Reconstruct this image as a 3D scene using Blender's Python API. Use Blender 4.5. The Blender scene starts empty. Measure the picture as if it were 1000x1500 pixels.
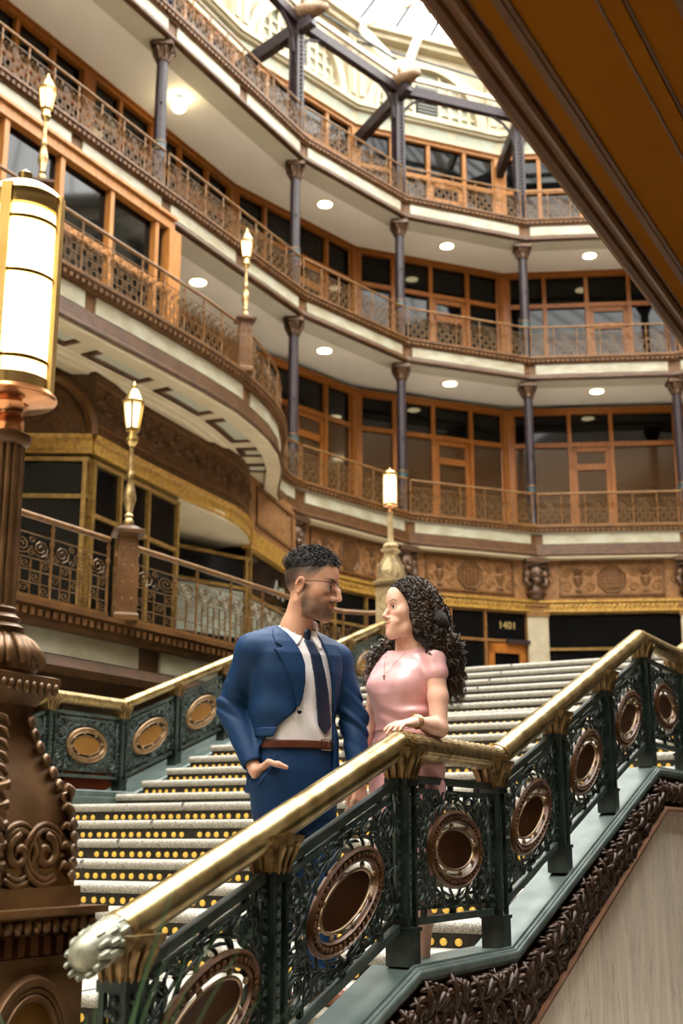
import bpy, math, random
import numpy as np
from mathutils import Vector, Matrix
random.seed(7); rng = np.random.default_rng(7)
SC = bpy.context.scene; COL = SC.collection
PI = math.pi
# ---------------------------------------------------------------- camera, sky, exposure
# world: z = 0 is the photographer's eye level, +Y is the direction in which the stair climbs
cd = bpy.data.cameras.new('camera'); cam = bpy.data.objects.new('camera', cd); COL.objects.link(cam)
cd.sensor_fit = 'VERTICAL'; cd.sensor_height = 36.0; cd.lens = 44.4; cd.clip_end = 300
cam.location = (0, 0, 0); cam.rotation_euler = (PI/2 + math.radians(14.545), 0, math.radians(28.668))
cd.dof.use_dof = True; cd.dof.focus_distance = 5.25; cd.dof.aperture_fstop = 3.2
SC.camera = cam
SC.view_settings.view_transform = 'Standard'; SC.view_settings.look = 'None'
SC.view_settings.gamma = 1.0; SC.view_settings.use_curve_mapping = False
SC.view_settings.exposure = 1.08
w = bpy.data.worlds.new('sky'); SC.world = w; w.use_nodes = True
bg = w.node_tree.nodes['Background']; bg.inputs[0].default_value = (1.0, 0.975, 0.93, 1); bg.inputs[1].default_value = 7.0
SC.cycles.max_bounces = 8; SC.cycles.diffuse_bounces = 5; SC.cycles.transparent_max_bounces = 16
SC.cycles.sample_clamp_indirect = 6.0
# ---------------------------------------------------------------- materials
def M(name, c1, c2=None, rough=.5, metal=0., scale=6., detail=4., bump=0., bscale=None, emit=None, estr=0., stretch=None, ramp=(.35,.65), coat=0., spec=.5, sheen=0.):
    m = bpy.data.materials.new(name); m.use_nodes = True; nt = m.node_tree; b = nt.nodes['Principled BSDF']
    b.inputs['Base Color'].default_value = (*c1, 1); b.inputs['Roughness'].default_value = rough; b.inputs['Metallic'].default_value = metal
    b.inputs['Coat Weight'].default_value = coat; b.inputs['Specular IOR Level'].default_value = spec
    if sheen: b.inputs['Sheen Weight'].default_value = sheen
    tc = nt.nodes.new('ShaderNodeTexCoord'); mp = nt.nodes.new('ShaderNodeMapping'); nt.links.new(tc.outputs['Object'], mp.inputs[0])
    if stretch: mp.inputs['Scale'].default_value = stretch
    if c2:
        n = nt.nodes.new('ShaderNodeTexNoise'); n.inputs['Scale'].default_value = scale; n.inputs['Detail'].default_value = detail
        r = nt.nodes.new('ShaderNodeValToRGB'); r.color_ramp.elements[0].position = ramp[0]; r.color_ramp.elements[1].position = ramp[1]
        r.color_ramp.elements[0].color = (*c1, 1); r.color_ramp.elements[1].color = (*c2, 1)
        nt.links.new(mp.outputs[0], n.inputs[0]); nt.links.new(n.outputs[0], r.inputs[0]); nt.links.new(r.outputs[0], b.inputs['Base Color'])
    if bump:
        n2 = nt.nodes.new('ShaderNodeTexNoise'); n2.inputs['Scale'].default_value = bscale or scale*3; n2.inputs['Detail'].default_value = 3
        bm_ = nt.nodes.new('ShaderNodeBump'); bm_.inputs['Strength'].default_value = bump; bm_.inputs['Distance'].default_value = .02
        nt.links.new(mp.outputs[0], n2.inputs[0]); nt.links.new(n2.outputs[0], bm_.inputs['Height']); nt.links.new(bm_.outputs[0], b.inputs['Normal'])
    if emit: b.inputs['Emission Color'].default_value = (*emit, 1); b.inputs['Emission Strength'].default_value = estr
    return m
def nodes(m): return m.node_tree.nodes, m.node_tree.links, m.node_tree.nodes['Principled BSDF']
MT = {}
MT['bronze'] = M('bronze paint', (.078,.031,.007), (.130,.057,.015), .5, 0, 5, bump=.15, bscale=30, spec=.3)
MT['bronze_dark'] = M('dark bronze', (.050,.019,.004), (.085,.036,.010), .45, 0, 6, bump=.2, bscale=30, spec=.35)
MT['bronze_rail'] = M('bronze railing', (.115,.050,.011), (.20,.096,.027), .42, .1, 9, spec=.35)
MT['lattice'] = M('bronze lattice', (.072,.034,.008), (.14,.072,.022), .45, .1, 9, spec=.3)
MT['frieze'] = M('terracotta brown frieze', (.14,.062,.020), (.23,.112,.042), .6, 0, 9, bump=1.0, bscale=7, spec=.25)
MT['gold'] = M('gilded cornice', (.24,.122,.018), (.43,.25,.048), .42, .3, 12, bump=.4, bscale=22)
MT['brass'] = M('worn brass tube', (.21,.135,.042), (.52,.40,.185), .27, .85, 9, detail=8, ramp=(.34,.64))
MT['brass_cast'] = M('cast brass', (.24,.155,.06), (.47,.35,.17), .35, .8, 22, detail=5)
MT['brass_bright'] = M('bright brass', (.62,.43,.15), (.72,.52,.22), .22, .9, 8)
MT['copper'] = M('copper', (.62,.26,.11), (.75,.36,.17), .2, .95, 6)
MT['newel'] = M('cast bronze newel', (.105,.050,.018), (.20,.105,.045), .36, .4, 8)
MT['newel_lit'] = M('newel bronze painted as lit', (.30,.215,.105), (.46,.35,.19), .45, .4, 8)  # lighter copy of the newel bronze, daylight on the upper newel painted in
MT['marble'] = M('cream marble band', (.25,.215,.135), (.36,.34,.255), .4, 0, 2.2, detail=8, stretch=(1,1,2.2))
MT['ceiling'] = M('cream ceiling paint', (.86,.84,.77), (.89,.87,.81), .7, 0, 1.2)
MT['beam'] = M('stone colour beam paint', (.50,.475,.38), (.54,.515,.42), .7, 0, 1.5)
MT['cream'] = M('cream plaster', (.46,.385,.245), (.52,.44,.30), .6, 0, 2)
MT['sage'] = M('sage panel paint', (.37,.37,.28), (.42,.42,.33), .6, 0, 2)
MT['wood'] = M('oak joinery', (.19,.058,.006), (.28,.096,.014), .42, 0, 5, detail=6, stretch=(5,5,.5), spec=.3)
MT['wood_light'] = M('lighter oak joinery', (.28,.108,.021), (.40,.17,.042), .42, 0, 5, detail=6, stretch=(5,5,.5), spec=.3)
MT['pane'] = M('dark window glass', (.003,.003,.003), None, .05, 0, spec=.20)
MT['black_panel'] = M('black glazed panel', (.003,.003,.003), None, .10, 0, spec=.10)
MT['iron'] = M('purple brown iron', (.015,.0085,.0105), (.026,.016,.019), .45, 0, 7, spec=.3)
MT['capital'] = M('bronze capital', (.055,.026,.012), (.10,.05,.022), .45, .35, 12, bump=.3, bscale=30)
MT['teal'] = M('teal collar paint', (.012,.03,.032), None, .45)
MT['green_iron'] = M('dark green iron', (.008,.014,.011), (.050,.076,.062), .34, .3, 9, detail=6, ramp=(.40,.74))
MT['green_bar'] = M('verdigris bar', (.020,.033,.028), (.075,.105,.092), .42, .3, 10, detail=6, ramp=(.3,.7))
MT['verdigris'] = M('verdigris sill', (.045,.070,.062), (.125,.158,.145), .42, .2, 6, detail=7, ramp=(.3,.72))
MT['medal'] = M('brown medallion', (.062,.022,.005), (.105,.042,.012), .36, .35, 14)
MT['medal_disc'] = M('brown medallion disc', (.035,.010,.003), (.065,.022,.006), .3, .3, 3)
MT['medal_far'] = M('gilt medallion disc', (.26,.115,.018), (.33,.16,.03), .4, .4, 3)
MT['pier_marble'] = M('cream pier marble', (.27,.225,.145), (.36,.31,.215), .45, 0, 3, detail=8)
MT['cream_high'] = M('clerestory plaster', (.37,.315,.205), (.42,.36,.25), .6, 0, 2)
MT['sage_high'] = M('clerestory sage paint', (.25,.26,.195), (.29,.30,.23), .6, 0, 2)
MT['beast'] = M('carved beast bronze', (.13,.075,.036), (.21,.13,.07), .5, .2, 14)
MT['brass_frame'] = M('brass glazing bar', (.15,.085,.018), (.26,.155,.04), .35, .4, 10)
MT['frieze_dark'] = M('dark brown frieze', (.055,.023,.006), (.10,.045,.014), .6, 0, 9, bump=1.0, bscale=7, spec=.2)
MT['pale_glass'] = M('pale shop glass', (.15,.16,.125), (.20,.21,.17), .15, 0, 1.5)
MT['bracket_brass'] = M('tarnished bracket brass', (.12,.068,.022), (.29,.185,.075), .38, .6, 24, detail=5)
MT['leaf_end'] = M('pale verdigris brass', (.20,.21,.155), (.42,.40,.30), .4, .4, 30, detail=5)
MT['medal_ringfar'] = M('gilt brown ring', (.17,.095,.035), (.27,.165,.075), .38, .5, 12)
MT['medal_edge'] = M('pale metal ring', (.27,.175,.095), (.36,.25,.15), .34, .7, 9)
MT['carved'] = M('dark carved bronze', (.022,.0085,.003), (.050,.021,.008), .42, .2, 12, spec=.35)
MT['moulding'] = M('brown moulding', (.13,.055,.024), (.18,.08,.037), .33, .2, 9, stretch=(3,.4,3))
MT['granite'] = M('speckled granite', (.10,.09,.072), (.46,.43,.365), .6, 0, 110, detail=3, ramp=(.30,.66))
MT['riser'] = M('dark iron riser', (.016,.013,.009), (.035,.029,.021), .5, .3, 30)
MT['lens'] = M('amber glass lens', (.50,.30,.04), (.62,.40,.07), .25, .3, 20, emit=(1,.60,.10), estr=.22)
MT['soffit'] = M('brown soffit paint', (.165,.052,.0015), (.175,.058,.002), .8, 0, 3, spec=.05)
MT['soffit_mould'] = M('dark soffit moulding', (.075,.024,.002), (.095,.034,.004), .4, 0, 6, spec=.3)
MT['ground'] = M('floor tile', (.36,.32,.27), (.44,.40,.34), .4, 0, 3)
MT['wall_under'] = M('grey brown wall', (.20,.155,.10), (.24,.19,.13), .6, 0, 2)
MT['wall_red'] = M('red brown panel', (.20,.04,.014), (.25,.055,.02), .5, 0, 3)
MT['lamp'] = M('lit lantern glass', (.9,.85,.7), None, .4, emit=(1,.80,.42), estr=7.0)
MT['lamp_small'] = M('lit lantern pane', (.9,.85,.7), None, .4, emit=(1,.78,.42), estr=3.2)
MT['lamp_disc'] = M('lit ceiling disc', (.9,.9,.8), None, .4, emit=(1,.82,.45), estr=9.0)
MT['lamp_fill'] = M('added fill disc', (.9,.9,.8), None, .4, emit=(1,.84,.55), estr=20.0)  # glow of the out-of-view discs added to light the stair wall
MT['louver'] = M('dark louver', (.10,.10,.085), None, .5)
MT['truss_white'] = M('white truss paint', (.58,.53,.43), (.64,.59,.49), .5, 0, 3)
MT['roof_bar'] = M('dark glazing bar', (.03,.033,.035), None, .5, .3)
MT['letters'] = M('gold letters', (.45,.33,.12), None, .4, .4)
MT['letters_pale'] = M('pale sign letters', (.22,.21,.17), None, .5)
MT['shopfront'] = M('shop interior tint', (.03,.008,.006), None, .15)
for nm_, zc_, hh_ in (('lamp', 1.875, .42), ('lamp_small', 2.31, .26)):
    ns, lk, b = nodes(MT[nm_]); tc = ns.new('ShaderNodeTexCoord'); sp = ns.new('ShaderNodeSeparateXYZ'); mr = ns.new('ShaderNodeMapRange'); cr = ns.new('ShaderNodeValToRGB')
    lk.new(tc.outputs['Generated'], sp.inputs[0]); lk.new(sp.outputs[2], cr.inputs[0]); e = cr.color_ramp.elements
    e[0].position = .0; e[0].color = (.10,.10,.10,1); e[1].position = 1.; e[1].color = (.16,.16,.16,1); q_ = e.new(.22); q_.color = (1,1,1,1); q_ = e.new(.75); q_.color = (1,1,1,1)
    ml = ns.new('ShaderNodeMath'); ml.operation = 'MULTIPLY'; ml.inputs[1].default_value = 5.0 if nm_ == 'lamp' else 1.5; lk.new(cr.outputs[0], ml.inputs[0]); lk.new(ml.outputs[0], b.inputs['Emission Strength'])
# marble wall panel: grey beige with wavy veins
m = M('veined marble wall', (.40,.35,.28), None, .28); ns, lk, b = nodes(m)
tc = ns.new('ShaderNodeTexCoord'); mp = ns.new('ShaderNodeMapping'); mp.inputs['Rotation'].default_value = (math.radians(-24),0,0); mp.inputs['Scale'].default_value = (1,2.6,.42)
n1 = ns.new('ShaderNodeTexNoise'); n1.inputs['Scale'].default_value = 1.8; n1.inputs['Detail'].default_value = 6; n1.inputs['Distortion'].default_value = 1.3
rp = ns.new('ShaderNodeValToRGB'); e = rp.color_ramp.elements; e[0].position = .30; e[0].color = (.56,.475,.375,1); e[1].position = .72; e[1].color = (.84,.735,.605,1)
n2 = ns.new('ShaderNodeTexNoise'); n2.inputs['Scale'].default_value = 1.5; n2.inputs['Detail'].default_value = 6; n2.inputs['Distortion'].default_value = 2.2
r2 = ns.new('ShaderNodeValToRGB'); e = r2.color_ramp.elements; e[0].position = .482; e[0].color = (1,1,1,1); e[1].position = .5; e[1].color = (.55,.5,.45,1); el = r2.color_ramp.elements.new(.52); el.color = (1,1,1,1)
mx = ns.new('ShaderNodeMix'); mx.data_type = 'RGBA'; mx.blend_type = 'MULTIPLY'; mx.inputs[0].default_value = .7
lk.new(tc.outputs['Object'], mp.inputs[0]); lk.new(mp.outputs[0], n1.inputs[0]); lk.new(mp.outputs[0], n2.inputs[0]); lk.new(n1.outputs[0], rp.inputs[0]); lk.new(n2.outputs[0], r2.inputs[0])
lk.new(rp.outputs[0], mx.inputs[6]); lk.new(r2.outputs[0], mx.inputs[7]); lk.new(mx.outputs[2], b.inputs['Base Color']); MT['marble_wall'] = m
# skylight glass: mostly clear
m = bpy.data.materials.new('skylight glass'); m.use_nodes = True; ns, lk, b = nodes(m)
tr = ns.new('ShaderNodeBsdfTransparent'); tr.inputs[0].default_value = (.95,.97,.97,1); mxs = ns.new('ShaderNodeMixShader'); mxs.inputs[0].default_value = .07
b.inputs['Base Color'].default_value = (.8,.85,.85,1); b.inputs['Roughness'].default_value = .15
lk.new(tr.outputs[0], mxs.inputs[1]); lk.new(b.outputs[0], mxs.inputs[2]); lk.new(mxs.outputs[0], ns['Material Output'].inputs[0]); MT['sky_glass'] = m
# window with drawn wooden blinds behind the glass
m = M('glass over wooden blinds', (.05,.022,.008), None, .08); ns, lk, b = nodes(m)
tc = ns.new('ShaderNodeTexCoord'); wv = ns.new('ShaderNodeTexWave'); wv.bands_direction = 'Z'; wv.inputs['Scale'].default_value = 4.2; wv.inputs['Distortion'].default_value = .3
rp = ns.new('ShaderNodeValToRGB'); rp.color_ramp.elements[0].color = (.012,.006,.003,1); rp.color_ramp.elements[1].color = (.10,.05,.02,1)
lk.new(tc.outputs['Object'], wv.inputs[0]); lk.new(wv.outputs[0], rp.inputs[0]); lk.new(rp.outputs[0], b.inputs['Base Color']); MT['pane_blind'] = m
# ---------------------------------------------------------------- mesh helpers
class MB:
    def __init__(s): s.v = []; s.f = []
    def add(s, vs, fs):
        o = len(s.v); s.v += [tuple(map(float, v)) for v in vs]; s.f += [tuple(i+o for i in f) for f in fs]; return s
    def box(s, x0, x1, y0, y1, z0, z1):
        return s.add([(x0,y0,z0),(x1,y0,z0),(x1,y1,z0),(x0,y1,z0),(x0,y0,z1),(x1,y0,z1),(x1,y1,z1),(x0,y1,z1)],
                     [(3,2,1,0),(4,5,6,7),(0,1,5,4),(1,2,6,5),(2,3,7,6),(3,0,4,7)])
    def bar(s, a, b_, w, h=None, up=(0,0,1)):
        a = np.array(a, float); b_ = np.array(b_, float); d = b_-a; L = np.linalg.norm(d)
        if L < 1e-9: return s
        d = d/L; u = np.array(up, float)
        if abs(d@u) > .98: u = np.array((1.,0,0))
        sd = np.cross(d, u); sd /= np.linalg.norm(sd); u = np.cross(sd, d); h = h or w
        vs = [p + i*sd*w/2 + j*u*h/2 for p in (a, b_) for i, j in ((-1,-1),(1,-1),(1,1),(-1,1))]
        return s.add(vs, [(3,2,1,0),(4,5,6,7),(0,1,5,4),(1,2,6,5),(2,3,7,6),(3,0,4,7)])
    def tube(s, pts, r, n=8, closed=False, cap=True, flat=1.0):
        pts = [np.array(p, float) for p in pts]; N = len(pts); rs = r if hasattr(r, '__len__') else [r]*N
        tang = []
        for i in range(N):
            if closed: t = pts[(i+1) % N]-pts[i-1]
            else: t = pts[min(i+1, N-1)]-pts[max(i-1, 0)]
            l = np.linalg.norm(t); tang.append(t/l if l > 1e-12 else np.array((0,0,1.)))
        t0 = tang[0]; ref = np.array((0,0,1.)) if abs(t0[2]) < .9 else np.array((1.,0,0))
        u = np.cross(t0, ref); u /= np.linalg.norm(u); vs = []
        for i in range(N):
            t = tang[i]; u = u-t*(u@t); l = np.linalg.norm(u); u = u/l if l > 1e-9 else u; v = np.cross(t, u)
            for k in range(n):
                a = 2*PI*k/n; vs.append(pts[i]+rs[i]*(math.cos(a)*u+flat*math.sin(a)*v))
        fs = [(i*n+k, i*n+(k+1) % n, ((i+1) % N)*n+(k+1) % n, ((i+1) % N)*n+k) for i in range(N if closed else N-1) for k in range(n)]
        if cap and not closed: fs += [tuple(range(n))[::-1], tuple((N-1)*n+k for k in range(n))]
        return s.add(vs, fs)
    def lathe(s, prof, n=16, c=(0,0,0), sq=False, rot=0., flute=0., nfl=0):
        vs = []; m_ = len(prof)
        for (r, z) in prof:
            for k in range(n):
                a = 2*PI*k/n+rot; rr = r
                if sq: rr = r/max(abs(math.cos(a-rot+PI/n*0)), abs(math.sin(a-rot)))
                if nfl and flute: rr = r*(1-flute*max(0, math.cos(a*nfl)))
                vs.append((c[0]+rr*math.cos(a), c[1]+rr*math.sin(a), c[2]+z))
        fs = [(i*n+k, i*n+(k+1) % n, (i+1)*n+(k+1) % n, (i+1)*n+k) for i in range(m_-1) for k in range(n)]
        fs += [tuple(range(n))[::-1], tuple((m_-1)*n+k for k in range(n))]
        return s.add(vs, fs)
    def ball(s, c, r, n=8, m_=6):
        r = r if hasattr(r, '__len__') else (r, r, r); vs = []; fs = []
        for i in range(m_+1):
            t = PI*i/m_
            for k in range(n):
                a = 2*PI*k/n; vs.append((c[0]+r[0]*math.sin(t)*math.cos(a), c[1]+r[1]*math.sin(t)*math.sin(a), c[2]-r[2]*math.cos(t)))
        fs = [(i*n+k, i*n+(k+1) % n, (i+1)*n+(k+1) % n, (i+1)*n+k) for i in range(m_) for k in range(n)]
        return s.add(vs, fs)
    def sweep(s, path, prof, zf=None):
        """prof [(u,z)] carried along a plan path, u to the right of travel (towards the hall); zf lifts each path point"""
        nm = normals(path); k = len(prof); vs = []
        for i, (p, n_) in enumerate(zip(path, nm)):
            zo = zf[i] if zf else 0
            for (u, z) in prof: vs.append((p[0]+u*n_[0], p[1]+u*n_[1], z+zo))
        N = len(path); fs = [(i*k+j, i*k+(j+1) % k, (i+1)*k+(j+1) % k, (i+1)*k+j) for i in range(N-1) for j in range(k)]
        fs += [tuple(range(k)), tuple((N-1)*k+j for j in range(k))[::-1]]
        return s.add(vs, fs)
    def xf(s, M4):
        s.v = [tuple(M4 @ Vector(v)) for v in s.v]; return s
    def mesh(s, name, mat, smooth=False):
        me = bpy.data.meshes.new(name); me.from_pydata(s.v, [], s.f); me.materials.append(MT[mat] if isinstance(mat, str) else mat)
        if smooth: me.shade_smooth()
        me.update(); return me
def normals(path):
    ns_ = []; N = len(path)
    seg = []
    for i in range(N-1):
        dx, dy = path[i+1][0]-path[i][0], path[i+1][1]-path[i][1]; l = math.hypot(dx, dy); seg.append((dy/l, -dx/l))
    for i in range(N):
        a = seg[max(i-1, 0)]; b_ = seg[min(i, N-2)]; q = 1+a[0]*b_[0]+a[1]*b_[1]
        ns_.append(((a[0]+b_[0])/q, (a[1]+b_[1])/q))
    return ns_
def offset(path, u): return [(p[0]+u*n_[0], p[1]+u*n_[1]) for p, n_ in zip(path, normals(path))]
def autosmooth(me, ang=40):
    me.shade_smooth()
    try: me.set_sharp_from_angle(angle=math.radians(ang))
    except Exception: pass
def wm(o):
    m_ = o.matrix_parent_inverse @ Matrix.LocRotScale(o.location, o.rotation_euler, o.scale)
    return wm(o.parent) @ m_ if o.parent is not None else Matrix.LocRotScale(o.location, o.rotation_euler, o.scale)
def ob(name, mb, mat=None, parent=None, smooth=False, kind=None, label=None):
    """a mesh given in world coordinates, linked as one object"""
    me = mb if isinstance(mb, bpy.types.Mesh) else mb.mesh(name, mat)
    if smooth: (me.shade_smooth() if smooth == 180 else autosmooth(me, 42 if smooth is True else smooth))
    o = bpy.data.objects.new(name, me); COL.objects.link(o)
    if parent is not None: o.parent = parent; o.matrix_parent_inverse = wm(parent).inverted()
    if kind: o['kind'] = kind
    if label: o['label'] = label
    return o
def place(name, me, parent=None, loc=(0,0,0), rot=(0,0,0), scale=(1,1,1), mtx=None, kind=None):
    """a shared mesh placed in world space under a thing or a part"""
    o = bpy.data.objects.new(name, me); COL.objects.link(o)
    if mtx is None: o.location = loc; o.rotation_euler = rot; o.scale = scale
    else:
        l, q, s_ = mtx.decompose(); o.location = l; o.rotation_euler = q.to_euler(); o.scale = s_
    if parent is not None: o.parent = parent; o.matrix_parent_inverse = wm(parent).inverted()
    if kind: o['kind'] = kind
    return o
def thing(name, label, cat, loc=(0,0,0), group=None, kind=None):
    o = bpy.data.objects.new(name, None); COL.objects.link(o); o.location = loc; o.empty_display_size = .1
    o['label'] = label; o['category'] = cat
    if group: o['group'] = group
    if kind: o['kind'] = kind
    return o
def tag(o, label, cat, group=None, kind=None):
    o['label'] = label; o['category'] = cat
    if group: o['group'] = group
    if kind: o['kind'] = kind
    return o
def lerp(a, b_, t): return tuple(x+(y-x)*t for x, y in zip(a, b_))
def dist(a, b_): return math.hypot(a[0]-b_[0], a[1]-b_[1])
def spiral(c, r0, turns, a0=0., hand=1, n=22, decay=.12):
    """points of a flat volute in the (y,z) plane"""
    out = []
    for i in range(n+1):
        t = i/n; r = r0*(1-t*(1-decay)); a = a0+hand*2*PI*turns*t; out.append((0, c[0]+r*math.cos(a), c[1]+r*math.sin(a)))
    return out
# ================================================================= THE HALL
XC = -4.83                                                # axis of the hall
A=(-13.87,18.2); B=(-13.9,23.55); C=(-13.03,27.33); D=(-10.75,30.1); E_=(-7.3,31.63); Z0=(-13.87,12.85); Y0=(-13.87,7.5)
def mir(p): return (2*XC-p[0], p[1])
EDGE = [(-13.87,-16.0), Y0, Z0, A, B, C, D, E_, mir(E_), mir(D), mir(C), mir(B), mir(A), mir(Z0), (mir(A)[0],-16.0)]
L1, L2, L3 = 7.8, 12.43, 16.47
L0 = 2.085; FLOOR = -1.555
BULGE = [(-11.2,-16.0),(-11.2,8),(-11.2,12.4),(-11.2,14.2),(-11.22,15.9),(-11.3,17.0),(-11.45,17.8),(-11.65,18.6),(-11.95,19.4),(-12.4,20.25),(-12.95,21.05),(-13.42,21.75),(-13.74,22.4),(-13.88,22.95),(-13.9,23.55)]
EDGE1 = BULGE + EDGE[5:10] + [mir(p) for p in BULGE[::-1]]
def strip(path, u0, u1, z0, z1): return MB().sweep(path, [(u0,z0),(u1,z0),(u1,z1),(u0,z1)])
LEVEL = {1: 'lowest curved balcony', 2: 'middle balcony', 3: 'top balcony'}
dent_me = MB().box(-.035,.035,-.03,.03,-.04,.04).mesh('dentil', 'bronze')
def along(path, pitch, u=0., start=0.):
    """points with heading at a regular pitch on a path"""
    p = offset(path, u); out = []; acc = start
    for i in range(len(p)-1):
        L = dist(p[i], p[i+1]); a = math.atan2(p[i+1][1]-p[i][1], p[i+1][0]-p[i][0])
        while acc < L: q = lerp(p[i], p[i+1], acc/L); out.append((q[0], q[1], a)); acc += pitch
        acc -= L
    return out
def gallery(lv, T, path, panels, low=.62):
    g = thing('floor_gallery_%d' % lv, 'bronze and cream marble edge of the %s' % LEVEL[lv], 'balcony', (path[5][0], path[5][1], T), kind='structure')
    ob('cornice', MB().sweep(path, [(-.12,T),(.10,T),(.10,T-.05),(.06,T-.07),(.05,T-.11),(.0,T-.15),(-.01,T-.19),(-.12,T-.19)]), 'bronze', g)
    ob('dentil_course', dentils(path, T), 'bronze', g, kind='stuff')
    ob('frieze_band', strip(path, -.16, -.06, T-.50, T-.15), 'bronze', g)
    for (p, q) in panels:                                  # cream marble slabs between bronze blocks
        L = math.hypot(q[-1][0]-p[0], q[-1][1]-p[1]) if isinstance(q, list) else dist(p, q)
        pts = [p, q]
        u = ((q[0]-p[0])/L, (q[1]-p[1])/L); a = (p[0]+u[0]*.16, p[1]+u[1]*.16); b_ = (q[0]-u[0]*.16, q[1]-u[1]*.16)
        ob('marble_slab', MB().sweep([a, b_], [(-.07,T-.46),(-.025,T-.46),(-.025,T-.20),(-.07,T-.20)]), 'marble', g)
    ob('lower_moulding', MB().sweep(path, [(-.2,T-low),(.0,T-low),(.035,T-low+.03),(.03,T-low+.07),(-.01,T-low+.10),(-.03,T-.47),(-.2,T-.47)]), 'bronze_dark', g)
    return g
def dentils(path, T):
    mb = MB()
    for (x, y, a) in along(path, .13, .045):
        if y < 8 or x > -1.5: continue
        c, s_ = math.cos(a), math.sin(a)
        mb.add([(x+c*i*.035-s_*j*.03, y+s_*i*.035+c*j*.03, z) for z in (T-.15, T-.08) for i, j in ((-1,-1),(1,-1),(1,1),(-1,1))],
               [(3,2,1,0),(4,5,6,7),(0,1,5,4),(1,2,6,5),(2,3,7,6),(3,0,4,7)])
    return mb
WALLP = offset(EDGE, -2.3)
pan = lambda ks: [(EDGE[i], EDGE[i+1]) for i in ks]
half = lambda p, q: [(p, lerp(p, q, .5)), (lerp(p, q, .5), q)]
for lv, T in ((2, L2), (3, L3)):
    g = gallery(lv, T, EDGE, [s_ for i in range(1, 12) for s_ in (half(EDGE[i], EDGE[i+1]) if dist(EDGE[i], EDGE[i+1]) > 4.5 else [(EDGE[i], EDGE[i+1])])])
    ob('beam', strip(EDGE, -.62, -.10, T-.64, T-.3), 'beam', g)
    ob('balcony_ceiling', strip(EDGE, -2.5, -.5, T-.56, T-.40), 'ceiling', g)
    ob('deck', strip(EDGE, -2.5, -.1, T-.2, T-.02), 'wall_under', g)
# lowest balcony: bulges out on both long sides
bp = []
for i in range(1, len(BULGE)-1): bp.append((BULGE[i], BULGE[i+1]))
path1 = EDGE1
smooth_bulge = [BULGE[2], BULGE[4], BULGE[6], BULGE[8], BULGE[10], BULGE[12], BULGE[14]]
g1 = gallery(1, L1, EDGE1, [(EDGE[i], EDGE[i+1]) for i in range(4, 10)], .78)
def curved_slab(pts, T=L1):
    ob('marble_slab', MB().sweep(pts, [(-.07,T-.46),(-.025,T-.46),(-.025,T-.20),(-.07,T-.20)]), 'marble', g1)
curved_slab([(-11.2,6.2),(-11.2,9.4)]); curved_slab([(-11.2,9.7),(-11.2,12.9)]); curved_slab([(-11.2,13.15),(-11.2,14.2),(-11.22,15.9),(-11.3,17.0),(-11.34,17.25)])
curved_slab([(-11.42,17.62),(-11.65,18.6),(-11.95,19.4),(-12.4,20.25),(-12.62,20.6)]); curved_slab([(-12.8,20.85),(-12.95,21.05),(-13.42,21.75),(-13.74,22.4),(-13.88,22.95),(-13.9,23.3)])
ob('cream_strip', strip(EDGE1, -.3, -.02, L1-.83, L1-.775), 'cream', g1)
ob('deck', MB().sweep(EDGE1[:19], [(-4.5,L1-.2),(-.1,L1-.2),(-.1,L1-.02),(-4.5,L1-.02)]) if False else strip(EDGE, -2.6, .0, L1-.2, L1-.02), 'wall_under', g1)
# deck and soffit of the bulge (polygon between the bulge edge and the main edge)
def poly_slab(pts, z0, z1):
    n = len(pts); return MB().add([(x, y, z0) for x, y in pts]+[(x, y, z1) for x, y in pts], [tuple(range(n))[::-1], tuple(range(n, 2*n))]+[(i, (i+1) % n, n+(i+1) % n, n+i) for i in range(n)])
bl = offset(BULGE, -.1)
ob('deck', poly_slab(bl+[(-16.1,23.5),(-16.1,-16)], L1-.22, L1-.03), 'wall_under', g1)
br = [mir(p) for p in bl]; ob('deck', poly_slab(br+[mir((-16.1,23.5)), mir((-16.1,-16))], L1-.22, L1-.03), 'wall_under', g1)
SOF = L1-.74
ob('soffit_field', strip(BULGE, -1.1, -.05, SOF, SOF+.2), 'cream', g1)
SIN = offset(BULGE, -1.02)
ob('soffit_border', MB().sweep(BULGE, [(-1.22,SOF-.12),(-1.0,SOF-.12),(-.97,SOF-.08),(-.90,SOF-.07),(-.86,SOF-.03),(-.80,SOF-.02),(-.78,SOF+.01),(-.78,SOF+.2),(-1.22,SOF+.2)]), 'cream', g1)
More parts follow.
